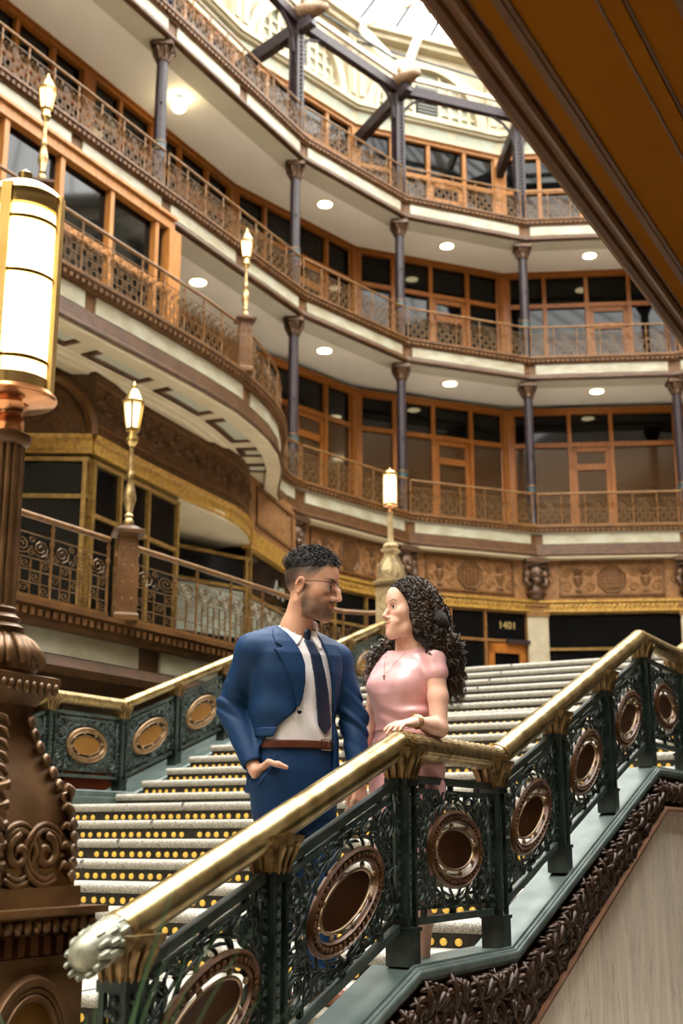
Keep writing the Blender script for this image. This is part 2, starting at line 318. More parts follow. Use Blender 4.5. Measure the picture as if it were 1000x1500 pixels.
# coffers: dark bevelled frame with a cream panel, laid along the curve
cs = along(BULGE, .02, 0.); cum = [(-11.2,7.0)]
def at_len(y): return y
cof = []
pts_fine = [(x, y) for (x, y, a) in along(BULGE, .05) if y > 6.0]
nrm = normals(pts_fine)
def coffer(i0, i1):
    f = MB(); p_ = MB()
    seg = pts_fine[i0:i1+1:4]; sn = nrm[i0:i1+1:4]
    if len(seg) < 2: return
    rail = MB()
    P_ = lambda k, u, z: (seg[k][0]+u*sn[k][0], seg[k][1]+u*sn[k][1], z)
    n = len(seg)-1
    def lp(u0, u1, e, z):                                  # closed outline of the coffer at inset e
        top_ = [P_(k, u0, z) for k in range(n+1)]; bot = [P_(k, u1, z) for k in range(n+1)][::-1]; o2 = top_+bot
        t0 = np.array(seg[1])-np.array(seg[0]); t0 = t0/np.linalg.norm(t0)*e; t1 = np.array(seg[-1])-np.array(seg[-2]); t1 = t1/np.linalg.norm(t1)*e
        for k in (0, 2*n+1): o2[k] = (o2[k][0]+t0[0], o2[k][1]+t0[1], z)
        for k in (n, n+1): o2[k] = (o2[k][0]-t1[0], o2[k][1]-t1[1], z)
        return o2
    a0 = lp(-.20,-.74,0,SOF-.001); a1 = lp(-.20,-.74,0,SOF-.03); a2 = lp(-.30,-.64,.10,SOF-.035); a3 = lp(-.32,-.62,.12,SOF-.006); m_ = len(a0)
    vs = a0+a1+a2+a3; fs = [(r*m_+k, r*m_+(k+1) % m_, (r+1)*m_+(k+1) % m_, (r+1)*m_+k) for r in range(3) for k in range(m_)]
    fr = ob('coffer_frame', MB().add(vs, fs), 'bronze_dark', g1)
    ob('coffer_panel', MB().add([P_(k, u, SOF-.008) for k in range(n+1) for u in (-.31,-.63)], [(k*2,k*2+1,k*2+3,k*2+2) for k in range(n)]), 'sage', fr)
i = next(k for k, p in enumerate(pts_fine) if p[1] > 8.3)
while i < len(pts_fine)-30:
    y = pts_fine[i][1]; L = 28 if y < 17.3 else 14
    coffer(i, i+L); i += L+8
    if pts_fine[min(i, len(pts_fine)-1)][1] > 20.6: break
for k in range(0, len(pts_fine)-2):
    pass

# ---------------------------------------------------------------- outer walls (behind the office fronts), floor, ground
for nm_, pth, lab in (('wall_left', WALLP[0:5], 'plain wall behind the balconies of the long side'), ('wall_end', WALLP[4:11], 'faceted end wall behind the curved balconies'), ('wall_right', WALLP[10:15], 'plain wall of the long side behind the photographer')):
    tag(ob(nm_, strip(pth, -.5, -.12, FLOOR, 23.0), 'wall_under'), lab, 'wall', kind='structure')
tag(ob('wall_back', MB().box(-17, 7.5, -16.4, -16, FLOOR, 30), 'cream'), 'plain plaster wall closing the hall behind the photographer', 'wall', kind='structure')
tag(ob('floor', MB().box(-17, 7.5, -16.4, 36, FLOOR-.2, FLOOR), 'ground'), 'stone tiled floor of the lower hall', 'floor', kind='structure')
# ---------------------------------------------------------------- office fronts
NW = [0]
def window_front(p, q, z0, z1, cols, label, door=None, lower='pane', transom=.82, wood='wood', head=.16, face=.10, upper='pane', pil=True):
    """timber front between two plan points: posts, rails and panes; cols are the posts as fractions"""
    NW[0] += 1; L = dist(p, q); ang = math.atan2(q[1]-p[1], q[0]-p[0])
    g = thing('window_%d' % NW[0], label, 'window', (p[0], p[1], z0), kind='structure'); Mx = Matrix.Translation((p[0], p[1], 0)) @ Matrix.Rotation(ang, 4, 'Z')
    f = MB(); t = face                                     # local: x along, y- = towards the hall
    zt = z1-head; zm = zt-transom
    f.box(0, L, -t*1.3, .12, zt, z1); f.box(0, L, -t*.9, .1, zm-.13, zm); f.box(0, L, -t, .1, z0, z0+.30)
    f.box(0, L, -t*1.8, .12, z1-.06, z1)
    xs = [c*L for c in cols]
    for i_, x in enumerate(xs):
        w_ = .19 if i_ in (0, len(xs)-1) else .055
        f.box(x-w_, x+w_, -t*(1.5 if w_ > .1 else 1.), .1, z0, zt)
    ob('frame', f.xf(Mx), wood, g)
    for i_ in range(len(xs)-1):
        a = xs[i_]+(.19 if i_ == 0 else .055); b_ = xs[i_+1]-(.19 if i_+1 == len(xs)-1 else .055)
        ob('transom_pane', MB().box(a, b_, .0, .03, zm, zt).xf(Mx), upper, g)
        if door is not None and i_ == door:
            d = MB(); d.box(a, a+.13, -.05, .06, z0+.05, zm-.13); d.box(b_-.13, b_, -.05, .06, z0+.05, zm-.13); d.box(a, b_, -.05, .06, zm-.27, zm-.13); d.box(a, b_, -.05, .06, zm-.80, zm-.62); d.box(a, b_, -.05, .06, z0+.05, z0+.5)
            dd = ob('door', d.xf(Mx), wood, g)
            ob('door_pane', MB().box(a+.13, b_-.13, .0, .03, zm-.62, zm-.27).xf(Mx), lower, dd); ob('door_pane', MB().box(a+.13, b_-.13, .0, .03, z0+.5, zm-.80).xf(Mx), lower, dd)
        else: ob('lower_pane', MB().box(a, b_, .0, .03, z0+.3, zm-.13).xf(Mx), lower, g)
    return g
NAMES = ['farthest left', 'second', 'third', 'fourth', 'fifth', 'facing', 'seventh', 'eighth']
BAYN = {1:'at the far left of the frame', 2:'in the bay left of the leftmost column', 3:'in the long straight bay', 4:'in the first bay of the curve', 5:'in the middle bay of the curve', 6:'in the bay facing the stair', 7:'in the end bay on the axis', 8:'in the bay past the axis'}
for lv, T, top in ((1, L1, 11.72), (2, L2, 15.92), (3, L3, 19.75)):
    for k in range(2, 8):
        if lv == 1 and k in (2,): continue
        p, q = WALLP[k], WALLP[k+1]; L = dist(p, q); n = max(3, round(L/1.15)); cols = [i_/n for i_ in range(n+1)]
        if lv == 1 and k == 6: cols = [0, .355, .585, .82, 1][:]; cols = [0, .36, .60, 1.0]
        window_front(p, q, T, top, cols, 'oak and glass office front on the %s %s' % (LEVEL[lv], BAYN[k]), door=(n-2 if not (lv == 1 and k == 6) else 1), lower='pane_blind' if lv == 1 and k > 3 else 'pane', wood='wood' if lv < 3 else 'wood_light', transom=.82 if lv < 3 else 1.0)
        # oak pilaster on the corner of the fronts
# the flush oak front under the middle balcony at the left
window_front((-13.87,5.0), (-13.87,18.25), L1, L2-.62, [0,.13,.24,.345,.447,.55,.653,.757,.86,.962,1.0], 'light oak front with tall dark panes flush under the middle balcony', wood='wood_light', transom=1.2, head=.27, face=.13)
# ---------------------------------------------------------------- iron columns
def column_mesh(h):
    f = MB(); n = 24
    f.lathe([(.155,.10),(.155,.16),(.135,.2),(.13,.95)], n, nfl=8, flute=.10); f.lathe([(.128,1.15),(.118,h-.42)], n, nfl=8, flute=.10)
    return f
def capital_mesh(h):
    c = MB(); c.lathe([(.14,h-.42),(.15,h-.38),(.135,h-.36),(.15,h-.25),(.20,h-.14),(.21,h-.12)], 16)
    c.box(-.24,.24,-.24,.24,h-.12,h-.06); c.box(-.21,.21,-.21,.21,h-.06,h)
    for k in range(8):                                      # leaves and volutes
        a = 2*PI*k/8+PI/8; ca, sa = math.cos(a), math.sin(a)
        c.tube([(ca*r, sa*r, z) for r, z in ((.135,h-.36),(.165,h-.28),(.20,h-.22),(.225,h-.17),(.215,h-.145),(.195,h-.155))], [.03,.035,.033,.026,.022,.016], 6)
    return c
def collar_mesh(): return MB().lathe([(.13,.95),(.15,.955),(.15,.985),(.138,.99),(.138,1.11),(.15,1.115),(.15,1.145),(.13,1.15)], 24)
CINSET = offset(EDGE, -.26)
CN = {3:'fluted iron column at the left end', 4:'fluted iron column where the straight side meets the curve', 5:'fluted iron column at the second bend of the curve', 6:'fluted iron column at the third bend of the curve', 7:'fluted iron column nearest the dark soffit edge', 8:'fluted iron column beyond the axis bay', 2:'fluted iron column past the left frame edge'}
for lv, T, h in ((1, L1, L2-.64-L1), (2, L2, L3-.64-L2)):
    sh = column_mesh(h).mesh('shaft', 'iron'); autosmooth(sh, 60); cp = capital_mesh(h).mesh('capital', 'capital'); autosmooth(cp, 50)
    cl = collar_mesh().mesh('collar', 'teal'); rg = MB().lathe([(.13,.93),(.152,.94),(.152,.965),(.14,.97)], 20).lathe([(.14,1.12),(.152,1.125),(.152,1.15),(.13,1.16)], 20).mesh('ring', 'bronze_rail')
    bs = MB().lathe([(.2,0),(.2,.05),(.17,.07),(.165,.10),(.15,.11)], 20).mesh('base', 'bronze_rail'); kb = MB().ball((.0,-.0,0), .03).mesh('knob', 'iron')
    for k in range(3 if lv == 1 else 2, 9):
        if lv == 1 and k == 3: continue
        x, y = CINSET[k]
        t = thing('iron_column', CN[k]+' on the %s' % LEVEL[lv], 'column', (x, y, T), group='iron columns of the galleries')
        for nm_, me in (('base', bs), ('shaft', sh), ('collar', cl), ('ring', rg), ('capital', cp)): place(nm_, me, t, (x, y, T), (0,0,.5))
        place('knob', kb, t, (x+.09, y-.10, T+2.0))
# top columns: lattice posts that carry the roof trusses
h3 = 3.15
lat = MB()
for sx in (-1, 1):
    for sy in (-1, 1): lat.bar((sx*.10, sy*.10, 0), (sx*.10, sy*.10, h3), .07)
for i_ in range(26):
    z = .1+i_*.118
    for s_ in (-1, 1): lat.bar((-.1, s_*.12, z), (.1, s_*.12, z+.1), .03, .02, (0,1,0)); lat.bar((s_*.12, -.1, z+.1), (s_*.12, .1, z), .03, .02, (1,0,0))
lat.box(-.09,.09,-.09,.09,0,h3)
lat_me = lat.mesh('lattice_post', 'iron'); topb = MB().box(-.17,.17,-.17,.17,0,.12).mesh('base', 'iron')
WIN = offset(EDGE, -2.25)
trs = thing('ceiling_truss', 'dark iron beams and cream bars of the roof trusses', 'roof truss', (-13, 24, L3+3), kind='structure')
for k in range(3, 9):
    x, y = CINSET[k]; wx, wy = WIN[k]; t = thing('truss_post', CN[k].replace('fluted iron column', 'dark lattice post carrying the roof').replace('nearest', 'hidden behind'), 'post', (x, y, L3), group='lattice posts of the top balcony')
    a = math.atan2(wy-y, wx-x)
    place('post_base', topb, t, (x, y, L3), (0,0,a)); place('post_shaft', lat_me, t, (x, y, L3), (0,0,a))
    d = np.array((wx-x, wy-y)); d = d/np.linalg.norm(d); zt = L3+h3
    P3 = lambda s_, z: (x+d[0]*s_, y+d[1]*s_, z)
    ob('wall_beam', MB().bar(P3(-.5, zt+.05), P3(2.3, zt-.55), .22, .34), 'iron', trs)
    ob('knee_brace', MB().tube([P3(-.0, zt-.9), P3(.12, zt-.55), P3(.45, zt-.3), P3(.9, zt-.25)], .05, 6), 'iron', t)
    nx, ny = CINSET[k+1]; pz = zt+.18
    if k < 8:
        ob('ring_beam', MB().bar((x, y, pz), (nx, ny, pz), .2, .26), 'iron', trs)
        e = np.array((nx-x, ny-y)); e = e/np.linalg.norm(e)
        for sg, (bx, by) in ((1, (x, y)), (-1, (nx, ny))):
            ob('ring_brace', MB().tube([(bx+sg*e[0]*s_, by+sg*e[1]*s_, z) for s_, z in ((.12,zt-.75),(.2,zt-.4),(.45,zt-.12),(.9,zt+.08))], .045, 6), 'iron', trs)
    # carved beast head on the end of the beam
    hd = MB(); hd.tube([P3(s_, z) for s_, z in ((.25,zt+.28),(-.1,zt+.36),(-.35,zt+.36),(-.6,zt+.30),(-.85,zt+.26))], [.17,.22,.24,.19,.12], 8); hd.ball(P3(-.5, zt+.48), .10); hd.ball(P3(-.86, zt+.22), .12)
    for s_ in (-1, 1): hd.ball((P3(-.3, zt+.5)[0]-d[1]*.16*s_, P3(-.3, zt+.5)[1]+d[0]*.16*s_, zt+.56), (.07,.07,.12))
    ob('beast_head', hd, 'beast', t, smooth=60)
    # cream truss bars rising from the head to the roof
    inn = (x-d[0]*3.2, y-d[1]*2.0, 24.9)
    ob('truss_bar', MB().bar(P3(-.3, zt+.45), lerp(P3(-.3, zt+.45), inn, .95), .16, .20), 'truss_white', trs)
    ob('truss_bar', MB().bar(P3(-.3, zt+.5), P3(1.7, 22.75), .15, .2), 'truss_white', trs)
    mid = lerp(P3(-.3, zt+.45), inn, .42); ob('truss_bar', MB().bar(P3(1.7, 22.75), mid, .10, .12), 'truss_white', trs)
    ob('tie_rod', MB().bar(P3(1.9, 22.4), (nx, ny, zt+1.1) , .05, .05), 'roof_bar', trs)
    if k < 8: ob('upper_ring_bar', MB().bar((x, y, zt+.62), (nx, ny, zt+.62), .10, .12), 'truss_white', trs)
# ---------------------------------------------------------------- clerestory: cream entablature and lunettes above the top fronts
for k in range(1, 10):
    p, q = WALLP[k], WALLP[k+1]; L = dist(p, q); ang = math.atan2(q[1]-p[1], q[0]-p[0]); Mx = Matrix.Translation((p[0], p[1], 0)) @ Matrix.Rotation(ang, 4, 'Z')
    g = thing('wall_clerestory_%d' % k, 'cream clerestory with an arched louvered window %s' % BAYN.get(k, 'near the skylight end'), 'wall', (p[0], p[1], 19.75), kind='structure')
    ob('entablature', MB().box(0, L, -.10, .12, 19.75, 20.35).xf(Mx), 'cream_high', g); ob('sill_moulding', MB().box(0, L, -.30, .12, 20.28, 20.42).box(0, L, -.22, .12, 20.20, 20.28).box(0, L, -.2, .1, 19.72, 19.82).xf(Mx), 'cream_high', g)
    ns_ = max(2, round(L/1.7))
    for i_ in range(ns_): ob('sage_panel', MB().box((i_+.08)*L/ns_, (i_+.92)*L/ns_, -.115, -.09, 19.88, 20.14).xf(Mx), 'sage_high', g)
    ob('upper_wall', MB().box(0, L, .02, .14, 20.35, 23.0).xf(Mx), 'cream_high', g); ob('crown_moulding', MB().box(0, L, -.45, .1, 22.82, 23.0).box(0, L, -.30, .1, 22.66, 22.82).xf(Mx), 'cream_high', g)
    R_ = min(L/2-.55, 1.62); cx = L/2; zc = 20.42
    ring = lambda r0, r1, y0, y1, n=20: [(cx-r*math.cos(PI*i_/n), y_, zc+r*math.sin(PI*i_/n)) for i_ in range(n+1) for (r, y_) in ((r0,y0),(r1,y0),(r1,y1),(r0,y1))]
    def arch(r0, r1, y0, y1, n=20):
        return MB().add(ring(r0, r1, y0, y1, n), [(i_*4+j, i_*4+(j+1) % 4, i_*4+4+(j+1) % 4, i_*4+4+j) for i_ in range(n) for j in range(4)])
    ob('archivolt', arch(R_, R_+.34, -.16, .05).xf(Mx), 'cream_high', g); ob('archivolt', arch(R_-.02, R_+.10, -.22, .05).xf(Mx), 'cream_high', g)
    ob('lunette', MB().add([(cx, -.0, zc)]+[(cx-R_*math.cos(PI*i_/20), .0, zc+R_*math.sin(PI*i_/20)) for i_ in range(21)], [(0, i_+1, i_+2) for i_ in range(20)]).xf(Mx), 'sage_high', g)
    lv_ = MB()
    for i_ in range(9): lv_.box(cx-.32, cx+.32, -.10, -.03, zc+.12+i_*.11, zc+.17+i_*.11)
    ob('louver_slats', lv_.xf(Mx), 'louver', g, kind='stuff'); ob('louver_back', MB().box(cx-.34, cx+.34, -.03, -.01, zc+.08, zc+1.12).xf(Mx), 'black_panel', g)
    fr = MB()
    for sx in (-1, 1):
        for x_, hh in ((.42,1.35),(.75,1.2),(1.08,.95),(1.38,.6)):
            if x_ < R_: fr.box(cx+sx*x_-.05, cx+sx*x_+.05, -.07, 0, zc, zc+math.sqrt(max(R_*R_-x_*x_, .01))-.03)
        for z_ in (.33,.66,.99):
            xm = math.sqrt(max(R_*R_-z_*z_, .2)); fr.box(*sorted((cx+sx*.42, cx+sx*xm)), -.06, 0, zc+z_-.05, zc+z_+.05)
    ob('lunette_muntins', fr.xf(Mx), 'cream_high', g)
    for x_ in (.2, L-.2): ob('pilaster', MB().box(x_-.17, x_+.17, -.2, .1, 20.42, 22.7).box(x_-.09, x_+.09, -.25, .1, 20.6, 22.4).xf(Mx), 'cream_high', g)
# ---------------------------------------------------------------- skylight
rf = thing('ceiling_skylight', 'bright glass skylight with dark glazing bars over the hall', 'skylight', (XC, 10, 23), kind='structure')
RB = offset(EDGE, -2.2); ridge = lambda p: (XC, min(p[1], 25.0), 28.6)
for k in range(len(RB)-1):
    p, q = RB[k], RB[k+1]; n = max(2, int(dist(p, q)/1.1))
    for i_ in range(n):
        a, b_ = lerp(p, q, i_/n), lerp(p, q, (i_+1)/n); ra, rb = ridge(a), ridge(b_)
        ob('glass_pane', MB().add([(*a,23.0),(*b_,23.0),rb,ra], [(0,1,2,3)] if dist(ra, rb) > 1e-4 else [(0,1,2)]), 'sky_glass', rf)
        ob('glazing_bar', MB().bar((*a,22.97), (ra[0], ra[1], ra[2]-.03), .07, .10), 'roof_bar', rf)
ob('ridge_beam', MB().bar((XC,-16,28.6), (XC,25,28.6), .3, .3), 'truss_white', rf)
# ================================================================= ENTRANCE LEVEL (top of the stair)
CV0 = [(-8.45,-16.0),(-8.45,12.0),(-8.47,14.2),(-8.47,15.0),(-8.36,15.4),(-8.15,15.66),(-7.95,15.72)]
g0 = thing('floor_entrance', 'bronze and cream marble edge of the low side gallery behind the stair', 'balcony', (-8.45, 10, 2.25), kind='structure')
T0 = 2.25
ob('cornice', MB().sweep(CV0, [(-.16,T0),(.10,T0),(.10,T0-.05),(.06,T0-.07),(.05,T0-.13),(.0,T0-.17),(-.01,T0-.23),(-.16,T0-.23)]), 'bronze', g0)
ob('dentil_course', (lambda mb: [mb.box(-8.43,-8.37,y,y+.06,T0-.15,T0-.08) for y in np.arange(6,14,.11)] and mb)(MB()), 'bronze', g0, kind='stuff')
ob('frieze_band', strip(CV0, -.25, -.09, T0-.6, T0-.2), 'bronze_dark', g0)
for y0, y1 in ((5.2,7.4),(7.7,9.0),(9.1,10.95),(11.35,13.4),(13.6,14.9)): ob('marble_slab', MB().box(-8.56,-8.50,y0,y1,T0-.46,T0-.22), 'marble', g0)
ob('lower_moulding', MB().sweep(CV0, [(-.9,T0-.80),(-.12,T0-.80),(-.06,T0-.72),(-.02,T0-.66),(-.0,T0-.58),(-.05,T0-.47),(-.9,T0-.47)]), 'bronze_dark', g0)
ob('deck', MB().box(-16.3,-8.6,-12,24,L0-.35,L0), 'ground', g0); ob('deck', MB().box(-8.6,-1.2,14.62,36,L0-.35,L0), 'ground', g0); ob('deck', MB().box(-16.3,-8.6,24,36,L0-.35,L0), 'ground', g0); ob('deck', MB().box(-1.2,6.6,14.62,36,L0-.35,L0), 'ground', g0)
wl = thing('wall_lower', 'grey brown wall with red panels below the low side gallery', 'wall', (-9.2, 8, FLOOR), kind='structure')
ob('wall_face', MB().box(-9.5,-9.2,-12,16,FLOOR,1.75), 'wall_under', wl); ob('wall_face', MB().box(-9.5,-1.1,15.2,15.5,FLOOR,1.75), 'wall_under', wl)
for y0 in (6.2,8.9,10.6,12.4): ob('red_panel', MB().box(-9.22,-9.15,y0,y0+1.1,FLOOR+.4,.72), 'wall_red', wl)
for y0 in (7.6,9.9,11.9): ob('pier', MB().box(-9.3,-9.05,y0,y0+.5,FLOOR,1.6), 'bronze_dark', wl)
# ---------------------------------------------------------------- gallery railings
def panel_mesh(mat, seg=18, sides=4, r=.0085):
    """unit wrought panel 0.64 long x 0.60 high in (y,z), scrolls above an open square lattice"""
    mb = MB(); W, H = .64, .60
    for z in (0, .12, .24, .36, H): mb.bar((0,0,z), (0,W,z), .012)
    for i_ in range(1, 6): y = W*i_/6; mb.bar((0,y,0), (0,y,.36), .012)
    for (y, z, rr, hd, a0) in ((.115,.475,.095,1,PI), (.325,.475,.095,-1,0), (.525,.475,.095,1,PI)): mb.tube(spiral((y,z), rr, 2.1, a0, hd, seg), r, sides)
    for (y, z, hd) in ((.22,.545,1),(.425,.545,-1),(.22,.41,-1),(.425,.41,1),(.05,.40,1),(.60,.40,-1)): mb.tube(spiral((y,z), .038, 1.3, PI/2, hd, 9), r*.8, sides)
    for (y, z, hd) in ((.16,.30,1),(.37,.30,-1),(.27,.18,1),(.48,.18,-1),(.06,.18,1),(.16,.06,-1),(.37,.06,1),(.58,.30,1),(.58,.06,-1)): mb.tube(spiral((y,z), .05, 1.4, 0, hd, 9), r*.75, sides)
    return mb.mesh('lattice_panel', mat)
PAN = panel_mesh('lattice', 16, 3)
POST = MB().lathe([(.022,0),(.022,.06),(.014,.08),(.014,.6),(.024,.62),(.024,.65),(.013,.68),(.02,.72),(.013,.75),(.024,.79),(.012,.83),(.016,.88)], 8).mesh('rail_post', 'bronze_rail'); autosmooth(POST, 60)
def railing(path, T, label, h=.88, u=-.05, group='gallery railings', pitch=.65, rr=.028, loc=None, skip=None):
    if len(path) == 2: d_ = dist(*path); path = [lerp(path[0], path[1], .06/d_), lerp(path[0], path[1], 1-.06/d_)]
    pth = offset(path, u); g = thing('gallery_railing', label, 'railing', (*pth[0], T), group=group)
    pts = []
    for i_ in range(len(pth)-1):
        L = dist(pth[i_], pth[i_+1]); n = max(1, round(L/pitch))
        pts += [lerp(pth[i_], pth[i_+1], j/n) for j in range(n)]
    pts.append(pth[-1])
    ob('handrail', MB().tube([(*p, T+h) for p in pth], rr, 10), 'bronze_rail', g, smooth=60)
    ob('bottom_rail', MB().sweep(path, [(u-.02,T+.03),(u+.02,T+.03),(u+.02,T+.06),(u-.02,T+.06)]), 'bronze_rail', g)
    for i_, p in enumerate(pts):
        if skip and skip(p): continue
        place('rail_post', POST, g, (*p, T), scale=(1,1,h/.88))
        if i_ < len(pts)-1:
            q = pts[i_+1]; L = dist(p, q); place('lattice_panel', PAN, g, (p[0], p[1], T+.07), (0,0,math.atan2(q[1]-p[1], q[0]-p[0])-PI/2), (1, L/.64, (h-.25)/.60))
    return g
SEGN = {1:'left of the second lamp post', 2:'left of the leftmost column', 3:'in the long bay between the two left columns', 4:'in the first bay of the curve', 5:'in the middle bay of the curve', 6:'in the bay facing the stair', 7:'in the axis bay beyond the soffit edge'}
for lv, T in ((2, L2), (3, L3)):
    for k in range(2 if lv == 2 else 3, 8): railing([EDGE[k], EDGE[k+1]], T, 'bronze scroll railing of the %s %s' % (LEVEL[lv], SEGN[k]))
for k in range(4, 8): railing([EDGE[k], EDGE[k+1]], L1, 'bronze scroll railing of the lowest curved balcony %s' % SEGN[k])
railing([(-11.2,7.0),(-11.2,12.1)], L1, 'bronze scroll railing of the bulging balcony behind the big lantern')
railing([(-11.2,12.1),(-11.2,14.2),(-11.22,15.9),(-11.3,17.05)], L1, 'bronze scroll railing of the bulging balcony between its two lamp posts')
railing([(-11.32,17.3),(-11.45,17.8),(-11.65,18.6),(-11.95,19.4),(-12.4,20.25),(-12.95,21.05),(-13.42,21.75),(-13.74,22.4),(-13.88,22.95),(-13.9,23.55)], L1, 'bronze scroll railing curling round the end of the bulging balcony')
railing([(-8.45,5.0),(-8.45,10.42)], T0, 'low gallery railing with spirals left of its lamp post', pitch=.86, h=.86, rr=.032)
railing([(-8.45,10.78),(-8.45,12.0),(-8.47,14.2),(-8.47,15.0),(-8.36,15.4),(-8.15,15.66),(-7.95,15.72)], T0, 'low gallery railing with spirals running behind the man', pitch=.86, h=.86, rr=.032)
# ---------------------------------------------------------------- lamp posts on the railings
def hexlamp():
    parts = {}
    parts['pedestal'] = (MB().lathe([(.135,0),(.135,.06),(.115,.09),(.12,.5),(.10,.93),(.11,.95)], 16, rot=PI/4, sq=True), 'bronze')
    rel = MB()
    for k in range(4):
        a = k*PI/2
        for z in (.18,.36,.54,.72):
            for s_ in (-1, 1): rel.tube([(math.cos(a)*.118-math.sin(a)*yy, math.sin(a)*.118+math.cos(a)*yy, zz) for yy, zz in ((0,z-.07),(s_*.05,z),(s_*.06,z+.05),(s_*.03,z+.07),(s_*.02,z+.03))], .011, 4)
    parts['pedestal_relief'] = (rel, 'bronze_rail')
    parts['cap'] = (MB().lathe([(.17,.95),(.17,.99),(.12,1.01),(.07,1.05)], 16, rot=PI/4, sq=True), 'bronze_dark')
    parts['pole'] = (MB().lathe([(.05,1.03),(.062,1.1),(.035,1.14),(.055,1.17),(.035,1.2),(.075,1.36),(.06,1.46),(.032,1.58),(.05,1.62),(.032,1.66),(.03,1.7),(.026,1.98)], 12), 'brass_cast')
    parts['cup'] = (MB().lathe([(.03,1.96),(.06,2.0),(.07,2.05),(.05,2.09),(.06,2.12),(.05,2.14),(.075,2.16)], 12), 'brass_bright')
    parts['pane'] = (MB().lathe([(.068,2.16),(.112,2.46)], 6), 'lamp_small')
    fr = MB()
    for k in range(6):
        a = 2*PI*k/6; fr.bar((.074*math.cos(a),.074*math.sin(a),2.15), (.120*math.cos(a),.120*math.sin(a),2.47), .016)
    fr.lathe([(.135,2.46),(.135,2.485),(.10,2.49)], 6); fr.lathe([(.08,2.14),(.085,2.165),(.06,2.17)], 6)
    parts['lantern_frame'] = (fr, 'brass_bright')
    parts['dome'] = (MB().lathe([(.11,2.485),(.095,2.53),(.075,2.57),(.07,2.585),(.05,2.62),(.025,2.64),(.03,2.66),(.012,2.70),(.002,2.73)], 12), 'brass_bright')
    return {k: v[0].mesh(k, v[1]) for k, v in parts.items()}
HEX = hexlamp(); [autosmooth(HEX[k], 50) for k in ('pole','cup','dome')]
def gallery_lamp(x, y, z, label):
    t = thing('gallery_lamp', label, 'lamp', (x, y, z), group='lantern posts on the gallery railings')
    for k, me in HEX.items(): place(k, me, t, (x, y, z))
    return t
gallery_lamp(-8.44,10.6,T0,'bronze lantern post on the low side gallery railing')
gallery_lamp(-11.3,17.17,L1,'bronze lantern post where the bulging balcony starts to curve')
gallery_lamp(-11.22,11.86,L1,'bronze lantern post on the bulging balcony above the big lantern')
# ---------------------------------------------------------------- ceiling lights
disc = MB().lathe([(.18,-.012),(.18,.0),(.17,.02)], 20).mesh('diffuser', 'lamp_disc'); rim = MB().lathe([(.225,.0),(.225,.02),(.18,.03),(.18,0)], 20).mesh('rim', 'cream')
glb = MB().ball((0,0,-.20), .17, 16, 12).mesh('globe', 'lamp_disc'); autosmooth(glb, 80); gst = MB().lathe([(.10,0),(.10,-.05),(.06,-.07),(.06,-.1)][::-1], 12).mesh('fitting', 'iron')
MIDP = offset(EDGE, -1.15)
for lv, z in ((2, L2-.56), (3, L3-.56)):
    for k in range(2, 9):
        p = lerp(MIDP[k], MIDP[k+1], .5)
        if lv == 3 and k == 3:
            t = thing('globe_light', 'round glass globe light on the ceiling under the top balcony', 'ceiling light', (p[0], p[1], z)); p2 = lerp(MIDP[3], MIDP[4], .33)
            place('fitting', gst, t, (p2[0], p2[1], z)); place('globe', glb, t, (p2[0], p2[1], z)); continue
        t = thing('ceiling_light', 'round flush light under the %s %s' % (LEVEL[lv], SEGN.get(k, 'past the axis bay')), 'ceiling light', (p[0], p[1], z), group='flush lights under the balconies')
        place('rim', rim, t, (p[0], p[1], z-.02)); place('diffuser', disc, t, (p[0], p[1], z-.02))
